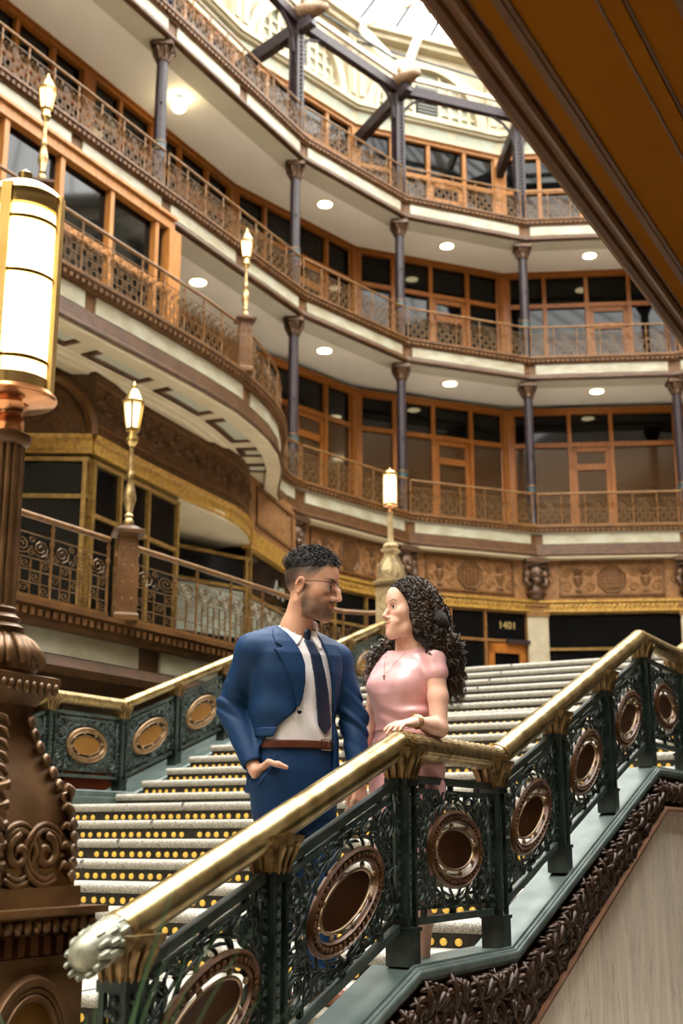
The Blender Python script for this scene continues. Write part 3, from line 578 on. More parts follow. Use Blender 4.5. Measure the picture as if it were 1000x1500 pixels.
# ---------------------------------------------------------------- friezes, corbels, piers and shopfronts under the lowest balcony
def relief_panel(p, q, z0, z1, label, nn):
    L = dist(p, q); ang = math.atan2(q[1]-p[1], q[0]-p[0]); Mx = Matrix.Translation((p[0], p[1], 0)) @ Matrix.Rotation(ang, 4, 'Z')
    g = thing('wall_frieze_%d' % nn, label, 'frieze', (p[0], p[1], z0), kind='structure')
    ob('ground_panel', MB().box(0, L, 0, .15, z0, z1).xf(Mx), 'frieze', g)
    f = MB(); m0, m1, b0, b1 = .62, L-.62, z0+.12, z1-.10
    for (a0, a1, c0, c1) in ((m0,m1,b0,b0+.05),(m0,m1,b1-.05,b1),(m0,m0+.05,b0,b1),(m1-.05,m1,b0,b1)): f.box(a0, a1, -.05, 0, c0, c1)
    ob('panel_frame', f.xf(Mx), 'bronze', g)
    cx, cz = L/2, (z0+z1)/2; d = MB()
    d.tube([(cx+.36*math.cos(PI/4*k+PI/8), -.02, cz+.36*math.sin(PI/4*k+PI/8)) for k in range(8)], .028, 6, closed=True); d.tube([(cx+.27*math.cos(PI/8*k), -.02, cz+.27*math.sin(PI/8*k)) for k in range(16)], .014, 4, closed=True)
    for k in range(-2, 3): d.bar((cx+k*.1, -.015, cz-.24), (cx+k*.1, -.015, cz+.24), .025); d.bar((cx-.24, -.015, cz+k*.1), (cx+.24, -.015, cz+k*.1), .025)
    ob('octagon_relief', d.xf(Mx), 'bronze', g)
    for sx in (-1, 1):
        u = MB(); ux = cx+sx*.85
        u.lathe([(.10,-.30),(.05,-.26),(.03,-.2),(.10,-.08),(.13,.04),(.07,.10),(.10,.14)], 10, c=(0,0,0)); u.v = [(ux+v[0], v[1]*.5-.01, cz+v[2]) for v in u.v]
        for k in range(5): a = PI/2+(k-2)*.42; u.tube([(ux, -.01, cz+.12), (ux+.14*math.cos(a), -.03, cz+.12+.14*math.sin(a)), (ux+.24*math.cos(a)+.03*sx, -.02, cz+.12+.20*math.sin(a))], [.02,.022,.01], 4)
        ob('urn_relief', u.xf(Mx), 'bronze', g)
    sc = MB()
    for sx in (-1, 1):
        for (x_, z_, r_, hd) in ((.55,-.2,.13,1),(.55,.2,.12,-1),(1.15,-.18,.16,1),(1.15,.2,.13,-1),(cx-.33,-.0,.2,1)):
            if x_ < cx-.1: sc.tube([(cx+sx*(x_)+sx*b_, -.01, cz+z_+c_) for (_, b_, c_) in spiral((0,0), r_, 1.5, 0, hd, 14)], .022, 4)
    ob('scroll_relief', sc.xf(Mx), 'frieze', g, kind='stuff')
    ob('gilt_cornice', MB().box(0, L, -.16, .1, z0-.06, z0+.0).box(0, L, -.10, .1, z0-.24, z0-.06).box(0, L, -.14, .1, z0-.30, z0-.24).xf(Mx), 'gold', g)
    bead = MB()
    for i_ in range(int(L/.12)): bead.ball(((i_+.5)*.12, -.11, z0-.15), (.045,.03,.06), 5, 4)
    ob('gilt_beads', bead.xf(Mx), 'gold', g, kind='stuff')
    return g
FE = offset(EDGE, -.30)
FN = {4:'brown relief frieze over the shops left of the stair-top lamp', 5:'brown relief frieze with octagon above the woman', 6:'brown relief frieze with octagon facing the stair', 7:'brown relief frieze over the axis bay'}
for k in range(4, 8): relief_panel(FE[k], FE[k+1], 5.90, 7.0, FN[k], k-3)
# curved frieze under the bulge and its flat end
FR = [(-12.1,14.25),(-12.2,15.0),(-12.32,15.9),(-12.45,17.2),(-12.52,18.1),(-12.6,18.8),(-12.78,19.5),(-13.05,20.1),(-13.2,20.35)]
gf = thing('wall_frieze_curved', 'dark brown curved relief frieze under the coffered soffit', 'frieze', (-12.3, 16, 5.9), kind='structure')
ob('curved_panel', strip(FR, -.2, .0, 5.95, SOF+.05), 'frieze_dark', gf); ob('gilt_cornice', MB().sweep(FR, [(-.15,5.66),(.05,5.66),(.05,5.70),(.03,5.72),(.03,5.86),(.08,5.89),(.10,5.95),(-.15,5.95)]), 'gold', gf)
ob('panel_bead', strip(FR, -.05, .025, 6.12, 6.16), 'bronze', gf); ob('panel_bead', strip(FR, -.05, .025, 6.80, 6.84), 'bronze', gf)
rel = MB()
for (x, y, a) in along(FR, .55, .01, .3):
    for hd in (1, -1): rel.tube([(x+math.cos(a)*b_*1.0, y+math.sin(a)*b_, 6.48+c_) for (_, b_, c_) in spiral((hd*.12,hd*.06), .19, 1.6, PI/2*hd, hd, 14)], .024, 4)
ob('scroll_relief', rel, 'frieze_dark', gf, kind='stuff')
FLT = [(-13.2,20.35),(-13.92,23.35)]
ob('flat_panel', strip(FLT, -.2, .0, 5.9, SOF+.05), 'frieze', gf); ob('gilt_cornice', MB().sweep(FLT, [(-.15,5.55),(.05,5.55),(.08,5.9),(-.15,5.9)]), 'gold', gf)
pf = MB(); a_, b_ = lerp(*FLT, .12), lerp(*FLT, .88)
for z in (6.1, 6.86): pf.sweep([a_, b_], [(-.02,z),(.04,z),(.04,z+.05),(-.02,z+.05)])
for t_ in (.12,.88): c_ = lerp(*FLT, t_); c2 = lerp(*FLT, t_+.018); pf.sweep([c_, c2], [(-.02,6.1),(.04,6.1),(.04,6.9),(-.02,6.9)])
ob('panel_frame', pf, 'bronze', gf)
# return wall with a brown arch beside the big lantern
RET = [(-14.6,12.75),(-12.1,14.25)]
ob('arch_wall', strip(RET, -.2, 0, 5.9, 7.6), 'bronze_dark', gf); ob('gilt_cornice', MB().sweep(RET, [(-.15,5.66),(.05,5.66),(.05,5.70),(.03,5.72),(.03,5.86),(.08,5.89),(.10,5.95),(-.15,5.95)]), 'gold', gf)
ra = math.atan2(1.5, 2.5); Mx = Matrix.Translation((-14.6,12.75,0)) @ Matrix.Rotation(ra, 4, 'Z')
ob('arch_ring', MB().tube([(1.9-1.02*math.cos(PI*i_/20), -.04, 5.95+1.02*math.sin(PI*i_/20)) for i_ in range(21)], .09, 6).tube([(1.9-.86*math.cos(PI*i_/20), -.04, 5.95+.86*math.sin(PI*i_/20)) for i_ in range(21)], .04, 6).xf(Mx), 'bronze', gf)
ob('tympanum', MB().add([(1.9, -.03, 5.95)]+[(1.9-.9*math.cos(PI*i_/20), -.03, 5.95+.9*math.sin(PI*i_/20)) for i_ in range(21)], [(0, i_+1, i_+2) for i_ in range(20)]).xf(Mx), 'medal', gf)
# corbels: carved heads under the cornice
def corbel_mesh():
    c = MB(); c.box(-.30,.30,-.34,.2,.94,1.06); c.lathe([(.2,.86),(.27,.9),(.28,.94)], 12); c.ball((0,-.14,.66), (.20,.17,.24), 12, 10); c.ball((0,-.31,.60), (.05,.05,.07)); c.ball((0,-.26,.48), (.12,.08,.09))
    for sx in (-1, 1):
        c.ball((sx*.08,-.29,.69), .035); c.ball((sx*.23,-.10,.64), (.12,.14,.16), 8, 8)
        c.tube([(sx*.2,-.1,.62),(sx*.28,-.14,.48),(sx*.2,-.2,.34),(sx*.12,-.18,.42)], [.08,.09,.07,.03], 6); c.tube([(sx*.1,-.2,.86),(sx*.26,-.2,.88),(sx*.3,-.18,.78),(sx*.22,-.2,.76)], .045, 6)
    c.lathe([(.19,0),(.2,.05),(.24,.1),(.28,.16),(.2,.2),(.15,.3),(.17,.45)], 10, c=(0,-.06,0))
    return c.mesh('carved_head', 'capital')
CB = corbel_mesh(); autosmooth(CB, 70)
PIER = MB().box(-.27,.27,-.16,.2,0,3.42).mesh('pier_shaft', 'pier_marble'); PCAP = MB().box(-.30,.30,-.19,.2,3.42,3.5).box(-.28,.28,-.18,.2,3.5,3.68).box(-.31,.31,-.21,.2,3.68,3.74).mesh('pier_cap', 'bronze_rail'); PB = MB().box(-.31,.31,-.2,.2,0,.3).mesh('pier_base', 'pier_marble')
PN = {4:'by the shop corner behind the man', 5:'behind the stair-top lamp', 6:'beside the numbered shop door', 7:'at the right edge above the handrail', 8:'past the right edge'}
for k in range(4, 9):
    p = FE[k]; a0 = math.atan2(FE[k][1]-FE[k-1][1], FE[k][0]-FE[k-1][0]); a1 = math.atan2(FE[k+1][1]-FE[k][1], FE[k+1][0]-FE[k][0]); a = (a0+a1)/2
    t = thing('corbel_pier', 'cream marble pier with a carved head bracket %s' % PN[k], 'pier', (p[0], p[1], L0), group='marble piers of the curved shop row')
    place('pier_base', PB, t, (p[0], p[1], L0), (0,0,a)); place('pier_shaft', PIER, t, (p[0], p[1], L0), (0,0,a)); place('pier_cap', PCAP, t, (p[0], p[1], L0-.02), (0,0,a)); place('carved_head', CB, t, (p[0], p[1], 5.93), (0,0,a))
def shop(p, q, cols, zs, label, frame='brass_frame', panes='black_panel', y=0., t=.032):
    """metal framed shop glazing: vertical bars at fractions, horizontal bars at heights"""
    NW[0] += 1; L = dist(p, q); ang = math.atan2(q[1]-p[1], q[0]-p[0]); Mx = Matrix.Translation((p[0], p[1], 0)) @ Matrix.Rotation(ang, 4, 'Z')
    g = thing('window_%d' % NW[0], label, 'shop window', (p[0], p[1], zs[0]), kind='structure'); f = MB()
    for c_ in cols: f.box(c_*L-t, c_*L+t, -.07, .06, zs[0], zs[-1])
    for z in zs: f.box(0, L, -.06, .06, z-t, z+t)
    ob('frame', f.xf(Mx), frame, g)
    for i_ in range(len(cols)-1):
        for j in range(len(zs)-1): ob('pane', MB().box(cols[i_]*L+t, cols[i_+1]*L-t, 0, .02, zs[j]+t, zs[j+1]-t).xf(Mx), panes, g)
    return g, Mx, L
g_, Mx, L = shop(FE[5], FE[6], [.08,.34,.60,.92], [L0,4.83,5.58], 'dark shop windows with bronze bars and a numbered oak door behind the woman', 'bronze_rail')
d = MB(); x0, x1 = .62*L, .90*L
d.box(x0, x0+.16, -.06, .04, L0, 4.76); d.box(x1-.16, x1, -.06, .04, L0, 4.76); d.box(x0, x1, -.06, .04, 4.52, 4.76); d.box(x0, x1, -.06, .04, L0, L0+.3)
dr = ob('shop_door', d.xf(Mx), 'wood', g_); ob('door_closer', MB().box(x1-.55, x1+.1, -.16, -.06, 4.76, 4.86).xf(Mx), 'iron', dr)
def text(body, size, mat, parent, mtx, name='lettering', shear=0):
    c = bpy.data.curves.new(name, 'FONT'); c.body = body; c.size = size; c.align_x = 'CENTER'; c.align_y = 'CENTER'; c.extrude = .004; c.shear = shear
    o = bpy.data.objects.new(name+'_curve', c); dg = bpy.context.evaluated_depsgraph_get(); COL.objects.link(o); dg.update()
    me = bpy.data.meshes.new_from_object(o.evaluated_get(dg)); bpy.data.objects.remove(o); me.materials.clear(); me.materials.append(MT[mat])
    return place(name, me, parent, mtx=mtx)
text('1401', .26, 'letters', g_, Mx @ Matrix.Translation((.77*L, -.03, 5.22)) @ Matrix.Rotation(PI/2, 4, 'X'), 'number')
shop(FE[6], FE[7], [.07,.93], [L0,3.7,4.66,5.58], 'wide black shop window facing the top of the stair', 'brass_frame')
shop(FE[4], FE[5], [.08,.36,.64,.92], [L0,4.83,5.58], 'dark shop windows behind the man and the stair-top lamp', 'brass_frame')
shop(FE[7], FE[8], [.06,.5,.94], [L0,4.66,5.58], 'dark shop windows of the axis bay', 'brass_frame')
shop(RET[0], (-12.12,14.23), [0,.5,.98], [T0-.2,4.98,5.56], 'black shop glass framed in brass beside the big lantern')
g_, Mx, L = shop((-12.12,14.25), (-12.46,16.95), [.02,.30,.62,.98], [T0-.2,4.72,5.54], 'black shop glass under the curved frieze behind the lantern post')
g_, Mx, L = shop((-14.3,16.6), (-13.25,20.4), [.02,.5,.98], [T0-.2,4.72,5.32], 'recessed shop front with a black fascia and pale glass', 'brass_frame')
for i_ in (0, 1): ob('pale_pane', MB().box((.03+.48*i_)*L, (.49+.48*i_)*L, -.03, .0, 3.75, 4.66).xf(Mx), 'pale_glass', g_)
g_, Mx, L = shop((-13.25,20.4), (-13.95,23.3), [.01,.99], [T0-.2,4.62,5.52], 'shop front with a black sign band and faded lettering beside the man', 'brass_frame')
ob('pale_pane', MB().box(.05*L, .96*L, -.03, .0, 3.7, 4.56).xf(Mx), 'pale_glass', g_)
text('Art', .55, 'letters_pale', g_, Mx @ Matrix.Translation((.62*L, -.03, 5.05)) @ Matrix.Rotation(PI/2, 4, 'X'), 'lettering', .3)
tag(ob('ceiling_recess', poly_slab([(-12.45,16.95),(-12.5,18.3),(-12.62,19.0),(-12.9,19.8),(-13.2,20.4),(-14.6,20.4),(-14.6,16.95)], 5.62, 5.75), 'cream'), 'smooth cream ceiling of the shop recess', 'ceiling', kind='structure')
tag(ob('wall_recess', MB().box(-16,-14.6,12,22,L0,7.6), 'shopfront'), 'dark red wall inside the shop recess', 'wall', kind='structure')
# ---------------------------------------------------------------- soffit of the right side gallery above the photographer
so = thing('ceiling_soffit', 'dark brown panelled soffit crossing the top corner of the picture', 'ceiling', (1.0, 4.0, 1.85), kind='structure')
ob('soffit_field', MB().box(-.95,6.4,-16,12.5,1.87,2.10), 'soffit', so)
def yrun(pr): return MB().add([(x, y, z) for y in (-16,12.5) for (x, z) in pr], [tuple(range(len(pr))), tuple(range(len(pr), 2*len(pr)))[::-1]]+[(i_, (i_+1) % len(pr), len(pr)+(i_+1) % len(pr), len(pr)+i_) for i_ in range(len(pr))])
ob('edge_moulding', yrun([(-1.06,2.3),(-1.06,1.90),(-1.05,1.87),(-1.03,1.852),(-1.012,1.858),(-1.004,1.868),(-.990,1.868),(-.985,1.856),(-.972,1.852),(-.962,1.858),(-.958,1.872),(-.945,1.872),(-.945,2.3)]), 'soffit_mould', so)
def mould_frame(x0, x1, y0, y1, w_, d_, mat):
    for (a0, a1, c0, c1) in ((x0,x0+w_,y0,y1),(x1-w_,x1,y0,y1),(x0,x1,y0,y0+w_),(x0,x1,y1-w_,y1)): ob('panel_moulding', MB().box(a0, a1, c0, c1, 1.87-d_, 1.875), mat, so); ob('panel_bead', MB().box(a0+w_*.36, a1-w_*.36, c0+w_*.36, c1-w_*.36, 1.87-d_*1.8, 1.875), mat, so)
mould_frame(-.905,-.50,-6,4.26,.036,.006,'soffit_mould'); mould_frame(-.905,-.50,4.5,12,.036,.006,'soffit_mould')
ob('soffit_rib', MB().box(-.697,-.690,-6,4.2,1.866,1.875), 'soffit_mould', so); ob('soffit_rib', MB().box(-.662,-.640,-6,4.2,1.860,1.875), 'soffit', so); ob('soffit_rib', MB().box(-.638,-.632,-6,4.2,1.866,1.875), 'soffit_mould', so)
ob('edge_fascia', MB().box(-1.06,-.95,-16,14.6,2.0,2.25), 'bronze', so); ob('deck', MB().box(-1.1,6.5,-16,14.6,2.1,2.2), 'ground', so)
# unseen fill lights added in the gallery soffit to brighten the marble stair wall
dsc2 = MB().lathe([(.13,-.012),(.13,.0),(.12,.02)], 20).mesh('diffuser', 'lamp_fill')
for y_, nm_ in ((.6,'behind the photographer'),(4.6,'beside the marble stair wall'),(8.6,'at the far end of the marble stair wall')):
    t = thing('added_fill_light', 'added unseen fill light in the brown soffit %s' % nm_, 'ceiling light', (1.5, y_, 1.88), group='added fill lights in the brown soffit')
    place('rim', rim, t, (1.5, y_, 1.885), scale=(.72,.72,.5)); place('diffuser', dsc2, t, (1.5, y_, 1.88))
# ================================================================= THE STAIR
RISE, GO = .13, .367; SX0, SX1 = -7.30, -2.30
steps = []                                                # (nosing Y, top z, depth)
for k in range(6, 0, -1): steps.append((4.56-GO*k, -.645-RISE*k, GO))
steps.append((4.56, -.645, 1.02))
for base, z0, n_last in ((5.58, -.645, 1.37), (9.15, .265, 1.0), (12.35, 1.175, .4)):
    for n in range(7): steps.append((base+GO*n, z0+RISE*(n+1), GO if n < 6 else n_last))
st = thing('stairs', 'wide stone stair with round amber lenses in its dark risers', 'stair', (XC, 4, FLOOR), kind='structure')
def tread_mesh(dep):
    mb = MB(); d_ = dep+.03; th = .058; r = .022
    pr = [(d_,0),(r,0),(r*.45,-.006),(r*.1,-.018),(0,-th*.5),(r*.2,-th+.012),(r*.7,-th),(d_,-th)]
    n = len(pr); xs = [0, .34, .345, .69, .695, 1.0]
    for i_ in (0, 2, 4): 
        vs = [(x, y, z) for x in (SX0+(SX1-SX0)*xs[i_], SX0+(SX1-SX0)*xs[i_+1]) for (y, z) in pr]
        mb.add(vs, [(j, (j+1) % n, n+(j+1) % n, n+j) for j in range(n)]+[tuple(range(n))[::-1], tuple(range(n, 2*n))])
    me = mb.mesh('tread', 'granite'); autosmooth(me, 35); return me
TR = {}
lens_me = MB().lathe([(.0195,0),(.0185,.006),(.013,.010),(.003,.0115)], 12).mesh('lens', 'lens'); autosmooth(lens_me, 60)
many = MB(); prev = FLOOR; cand = []
ris_me = MB().box(SX0, SX1, .03, .05, 0, RISE-.05).mesh('riser', 'riser')
for i_, (y, z, dep) in enumerate(steps):
    if dep not in TR: TR[dep] = tread_mesh(dep)
    place('landing' if dep > .6 else 'tread', TR[dep], st, (0, y, z))
    r_ = place('riser', ris_me, st, (0, y, z-RISE))
    x = SX0+.05
    j = 0
    while x < SX1-.03:
        if (j*7+i_*13) % 23 != 0: cand.append((i_, x+.004*((j*5+i_) % 3-1), y, z-RISE+.029, r_))
        x += .0735; j += 1
fw_ = (-.4643,.8493,.2511); rt_ = (.8774,.4797,0); up_ = (.1205,-.2203,.968)
def pix(p):
    d_ = sum(a*b_ for a, b_ in zip(p, fw_)); return (500+1850*sum(a*b_ for a, b_ in zip(p, rt_))/d_, 750-1850*sum(a*b_ for a, b_ in zip(p, up_))/d_, d_)
vis = [c for c in cand if 90 < pix((c[1], c[2], c[3]))[0] < 720 and 1150 < pix((c[1], c[2], c[3]))[1] < 1440]
vis.sort(key=lambda c: pix((c[1], c[2], c[3]))[2]); own = set(id(c) for c in vis[:290])
for c in cand:
    if id(c) in own: place('lens', lens_me, c[4], (c[1], c[2]+.03, c[3]), (PI/2,0,0))
    else:
        n = 8; o_ = [(c[1]+.0195*math.cos(2*PI*k/n), c[2]+.029, c[3]+.0195*math.sin(2*PI*k/n)) for k in range(n)]; i2 = [(c[1]+.012*math.cos(2*PI*k/n), c[2]+.02, c[3]+.012*math.sin(2*PI*k/n)) for k in range(n)]
        many.add(o_+i2, [(k, (k+1) % n, n+(k+1) % n, n+k) for k in range(n)]+[tuple(range(n, 2*n))])
ob('lens_rows', many, 'lens', st, kind='stuff')
# ---------------------------------------------------------------- balustrades
def ysweep(prof, nodes_):
    mb = MB(); k = len(prof); vs = [(x, y, z+zn) for (y, zn) in nodes_ for (x, z) in prof]; N = len(nodes_)
    fs = [(i_*k+j, i_*k+(j+1) % k, (i_+1)*k+(j+1) % k, (i_+1)*k+j) for i_ in range(N-1) for j in range(k)]+[tuple(range(k)), tuple((N-1)*k+j for j in range(k))[::-1]]
    return mb.add(vs, fs)
def zat(nodes_, y):
    for (a, za), (b_, zb) in zip(nodes_, nodes_[1:]):
        if a <= y <= b_ or (b_, zb) == nodes_[-1] or (y < a and (a, za) == nodes_[0]): return za+(zb-za)*(y-a)/(b_-a)
def leaf_pts(y, z, ang, L, curl, n=7):
    out = []; a = ang
    for i_ in range(n+1): out.append((y, z)); y += L/n*math.cos(a); z += L/n*math.sin(a); a += curl/n*(1+i_*.25)
    return out
def scrollwork(W, slope, sides=5, dens=1.0, ry=.275, rz=.16):
    """cast acanthus scrolls filling the panel around the medallion; local (x depth, y along, z up from panel centre)"""
    mb = MB(); hw = W/2-.075; hh = .215
    def tb(pts2, rr, dx=0., tip=.25):
        n = len(pts2); mb.tube([(dx, p[0], p[1]) for p in pts2], [rr*(tip+(1-tip)*math.sin(PI*min(.97, .10+.85*i_/(n-1)))) for i_ in range(n)], sides)
    def frond(a, b_, an, L, cu, q, n=5, rr=.0072):             # a fan of lobes that curl over
        for i_ in range(n):
            f = (i_-(n-1)/2)/((n-1)/2); p2 = leaf_pts(a, b_, an+f*.75, L*(1-.32*abs(f)), cu*(.35+.9*abs(f))*(1 if f >= 0 else -1)+cu*.5, 7)
            p2 = [(max(-.0, min(hw+.004, u)), max(.0, min(hh+.014, v))) for u, v in p2]; tb(q(p2), rr, .006+.006*abs(f))
    for sy in (-1, 1):
        for sz in (-1, 1):
            q = lambda pts: [(sy*a, sz*b_) for a, b_ in pts]
            cy, cz, R = hw-.066, hh-.066, .066
            vol = [(cy+p[1], cz+p[2]) for p in spiral((0,0), R, 1.9, -PI*.62, 1, 20)]
            tb(q([(.0, rz+.048), (.07, rz+.044), (.15, rz+.020), (cy-.115, cz+.028), (cy-.08, cz-.03)]+vol[1:]), .0105, .006, .4)
            tb(q([(cy+p[1], cz+p[2]) for p in spiral((0,0), R*.72, 1.3, -PI*.2, 1, 14)]), .006, -.004)
            tb(q([(ry+.020, .0), (ry+.030, .040), (hw-.060, .070)]+[(hw-.042+p[1], .035+p[2]) for p in spiral((0,0), .036, 1.5, PI*.75, -1, 14)]), .0085, -.002, .4)
            frond(.015, rz+.030, .25, .12, .9, q, 5); frond(.105, rz+.024, .10, .13, 1.1, q, 5); frond(.185, rz-.004, -.05, .13, 1.2, q, 5); frond(.235, rz-.045, .05, .14, .9, q, 5)
            frond(.265, rz-.085, -.15, .12, 1.2, q, 5); frond(cy-.035, cz-.105, .15, .10, 1.0, q, 4); frond(cy-.10, cz+.035, .95, .075, -.9, q, 4); frond(ry+.022, .012, .35, .10, .9, q, 4); frond(cy+.0, cz+.058, .1, .06, -1.0, q, 4, .006); frond(.055, rz+.055, 1.2, .05, .8, q, 3, .006)
    for sy in (-1, 1):                                        # slim rods at the sides with bosses
        mb.bar((0, sy*(hw+.018), -hh-.02), (0, sy*(hw+.018), hh+.02), .014)
        for z in (-.16,-.05,.05,.16): mb.ball((0, sy*(hw+.035), z), .014, 6, 4)
    mb.v = [(x, y, z+slope*y) for x, y, z in mb.v]; return mb
def medallion(slope, ry=.275, rz=.16):
    def ell(a, b_, n=40): return [(a*math.cos(2*PI*k/n), b_*math.sin(2*PI*k/n)) for k in range(n)]
    sh = lambda mb: setattr(mb, 'v', [(x, y, z+slope*y) for x, y, z in mb.v]) or mb
    ring = MB(); n = 40
    prof = [(ry,0,.000),(ry,1,.014),(ry-.010,1,.022),(ry-.016,1,.015),(ry-.040,1,.015),(ry-.046,1,.020),(ry-.052,1,.010),(ry-.052,0,-.004)]
    vs = []
    for k in range(n):
        c_, s_ = math.cos(2*PI*k/n), math.sin(2*PI*k/n)
        for (a, f, x) in prof: vs.append((x, a*c_, (a-(ry-rz))*s_))
    m_ = len(prof); ring.add(vs, [(k*m_+j, k*m_+(j+1) % m_, ((k+1) % n)*m_+(j+1) % m_, ((k+1) % n)*m_+j) for k in range(n) for j in range(m_)])
    beads = MB()
    for k in range(44):
        a = 2*PI*k/44; beads.ball((.017, (ry-.028)*math.cos(a), (rz-.028)*math.sin(a)), (.010,.011,.009), 5, 4)
    edge = MB().tube([(.004, y, z) for y, z in ell(ry-.090, rz-.076)], .0065, 6, closed=True)
    pegs = MB()
    for k in range(8):
        a = 2*PI*k/8+.2; pegs.ball((.008, (ry-.068)*math.cos(a), (rz-.062)*math.sin(a)), .011, 6, 5)
    disc_ = MB().add([(.0, 0, 0)]+[(.004, y, z) for y, z in ell(ry-.090, rz-.076)]+[(-.008, y, z) for y, z in ell(ry-.090, rz-.076)], [(0, 1+k, 1+(k+1) % 40) for k in range(40)]+[(1+k, 41+k, 41+(k+1) % 40, 1+(k+1) % 40) for k in range(40)])
    return [sh(x) for x in (ring, beads, edge, pegs, disc_)]
def shifted(mb, x, y, z): mb.v = [(a+x, b_+y, c_+z) for a, b_, c_ in mb.v]; return mb
def carved_tube(a, b_, r):
    """cast rail sleeve covered with overlapping leaf scales"""
    a, b_ = np.array(a), np.array(b_); L = np.linalg.norm(b_-a); d = (b_-a)/L; sd = np.array((1.,0,0)); up = np.cross(sd, d)*-1; up = np.cross(d, sd); mb = MB()
    mb.tube([a, b_], r*.94, 16); n = max(6, int(L/.030))
    for i_ in range(n):
        for k in range(13):
            an = 2*PI*(k+.5*(i_ % 2))/13; c_ = a+d*L*(i_+.5)/n; o_ = math.cos(an)*sd+math.sin(an)*up
            p0 = c_-d*.030+o_*r*.92; p1 = c_+o_*r*1.0; p2 = c_+d*.026+o_*r*1.02; tg = np.cross(d, o_)
            mb.add([p0, p1-tg*.0075, p1+tg*.0075, p2, c_+d*.012+o_*r*.90], [(0,1,3),(0,3,2),(1,4,3),(2,3,4)])
    return mb
def post_mesh(h=.70):
    p = MB(); p.box(-.05,.05,-.05,.05,0,.14); p.box(-.056,.056,-.056,.056,.125,.14); p.box(-.026,.026,-.026,.026,.14,h)
    for sx in (-1, 1):
        for sy in (-1, 1): p.box(sx*.036-.009, sx*.036+.009, sy*.036-.009, sy*.036+.009, .14, h-.02)
    p.box(-.05,.05,-.05,.05,h-.03,h)
    rel = MB()
    for k in range(13):
        z = .18+k*.039
        for sx in (-1, 1):
            rel.ball((sx*.030,0,z), (.012,.014,.014), 6, 4)
            for s_ in (-1, 1): rel.ball((sx*.028,s_*.012,z+.017), (.009,.009,.012), 5, 4)
        for sy in (-1, 1): rel.ball((0,sy*.030,z), (.014,.012,.014), 6, 4)
    for z in (.22,.36,.50,.62):
        for sy in (-1, 1): rel.ball((0,sy*.058,z), .013, 6, 4)
    return p.mesh('post', 'green_iron'), rel.mesh('post_relief', 'green_bar')
PM, PR_ = post_mesh()
def bracket_mesh(far):
    b_ = MB(); b_.lathe([(.050,.0),(.046,.02),(.050,.05),(.062,.085),(.078,.105),(.082,.125)], 16, rot=0, sq=True)
    for sx in (-1, 1):
        for yy in (-.03,.0,.03): b_.tube([(sx*.048,yy,.005),(sx*.056,yy*1.2,.05),(sx*.074,yy*1.4,.09),(sx*.083,yy*1.5,.105),(sx*.078,yy*1.5,.088)], [.006,.011,.012,.009,.005], 5)
    for sy in (-1, 1):
        for xx in (-.03,.0,.03): b_.tube([(xx,sy*.048,.005),(xx*1.2,sy*.056,.05),(xx*1.4,sy*.076,.09),(xx*1.5,sy*.085,.105),(xx*1.5,sy*.079,.088)], [.006,.011,.012,.009,.005], 5)
    return b_.mesh('bracket', 'bracket_brass')
BK = bracket_mesh(False)
def balustrade(X, rail, posts, label, near=True, H=.83):
    t = thing('stair_balustrade', label, 'balustrade', (X, posts[0], zat(rail, posts[0])-H), group='stair balustrades')
    disc_m = 'medal_disc' if near else 'medal_far'
    cur = lambda y: zat(rail, y)-H
    for (a, za), (b_, zb) in zip(rail, rail[1:]):
        if b_ < posts[0]-.2 or a > posts[-1]: continue
        if abs(zb-za) < .01: ob('handrail_carved', carved_tube((X, a-.02, za), (X, b_+.02, zb), .056), 'brass_cast', t, smooth=30)
        else: ob('handrail_tube', MB().tube([(X, a, za), (X, lerp((a,), (b_,), .02)[0], za+(zb-za)*.02), (X, b_, zb)], .054, 20), 'brass', t, smooth=50)
        ob('handrail_collar', MB().tube([(X, a+.035, za+(zb-za)*.035/(b_-a)), (X, a+.06, za+(zb-za)*.06/(b_-a))], .058, 20), 'brass_bright', t, smooth=50)
    for i_, y in enumerate(posts):
        z = cur(y); place('post', PM, t, (X, y, z)); place('post_relief', PR_, t, (X, y, z), kind='stuff'); place('bracket', BK, t, (X, y, z+.69))
    for y0, y1 in zip(posts, posts[1:]):
        W = y1-y0; ym = (y0+y1)/2; zm = (cur(y0)+cur(y1))/2; sl = (cur(y1)-cur(y0))/W
        if abs(sl) < .05: sl = 0.
        sw = ob('scrollwork', shifted(scrollwork(W, sl, 5 if near else 4), X, ym, zm+.425), 'green_iron' if near else 'green_bar', t, smooth=180, kind='stuff')
        ring, beads, edge, pegs, ds = [shifted(m_, X+.012, ym, zm+.425) for m_ in medallion(sl)]
        mr = ob('medallion_ring', ring, 'medal' if near else 'medal_ringfar', t, smooth=28); ob('bead_ring', beads, 'medal' if near else 'medal_ringfar', mr, kind='stuff'); ob('inner_ring', edge, 'medal_edge' if near else 'medal_ringfar', mr, smooth=60); ob('peg_ring', pegs, 'medal_edge' , mr, kind='stuff'); ob('medallion_disc', ds, disc_m, mr)
        for (h_, w_, m_) in ((.70,.030,'green_bar'),(.655,.022,'green_bar'),(.205,.018,'green_iron'),(.155,.028,'green_bar')):
            ya, yb = y0+.05, y1-.05
            if h_ == .655: ya, yb = y0+.12, y1-.12
            ob('panel_bar', MB().bar((X, ya, zm+sl*(ya-ym)+h_), (X, yb, zm+sl*(yb-ym)+h_), w_), m_, t)
        pg = MB()
        for f in (.2,.5,.8):
            yy = y0+W*f; zz = zm+sl*(yy-ym); pg.bar((X,yy,zz+.655), (X,yy,zz+.70), .02); pg.bar((X,yy,zz+.155), (X,yy,zz+.205), .02)
        ob('bar_pegs', pg, 'green_iron', t, kind='stuff')
    return t
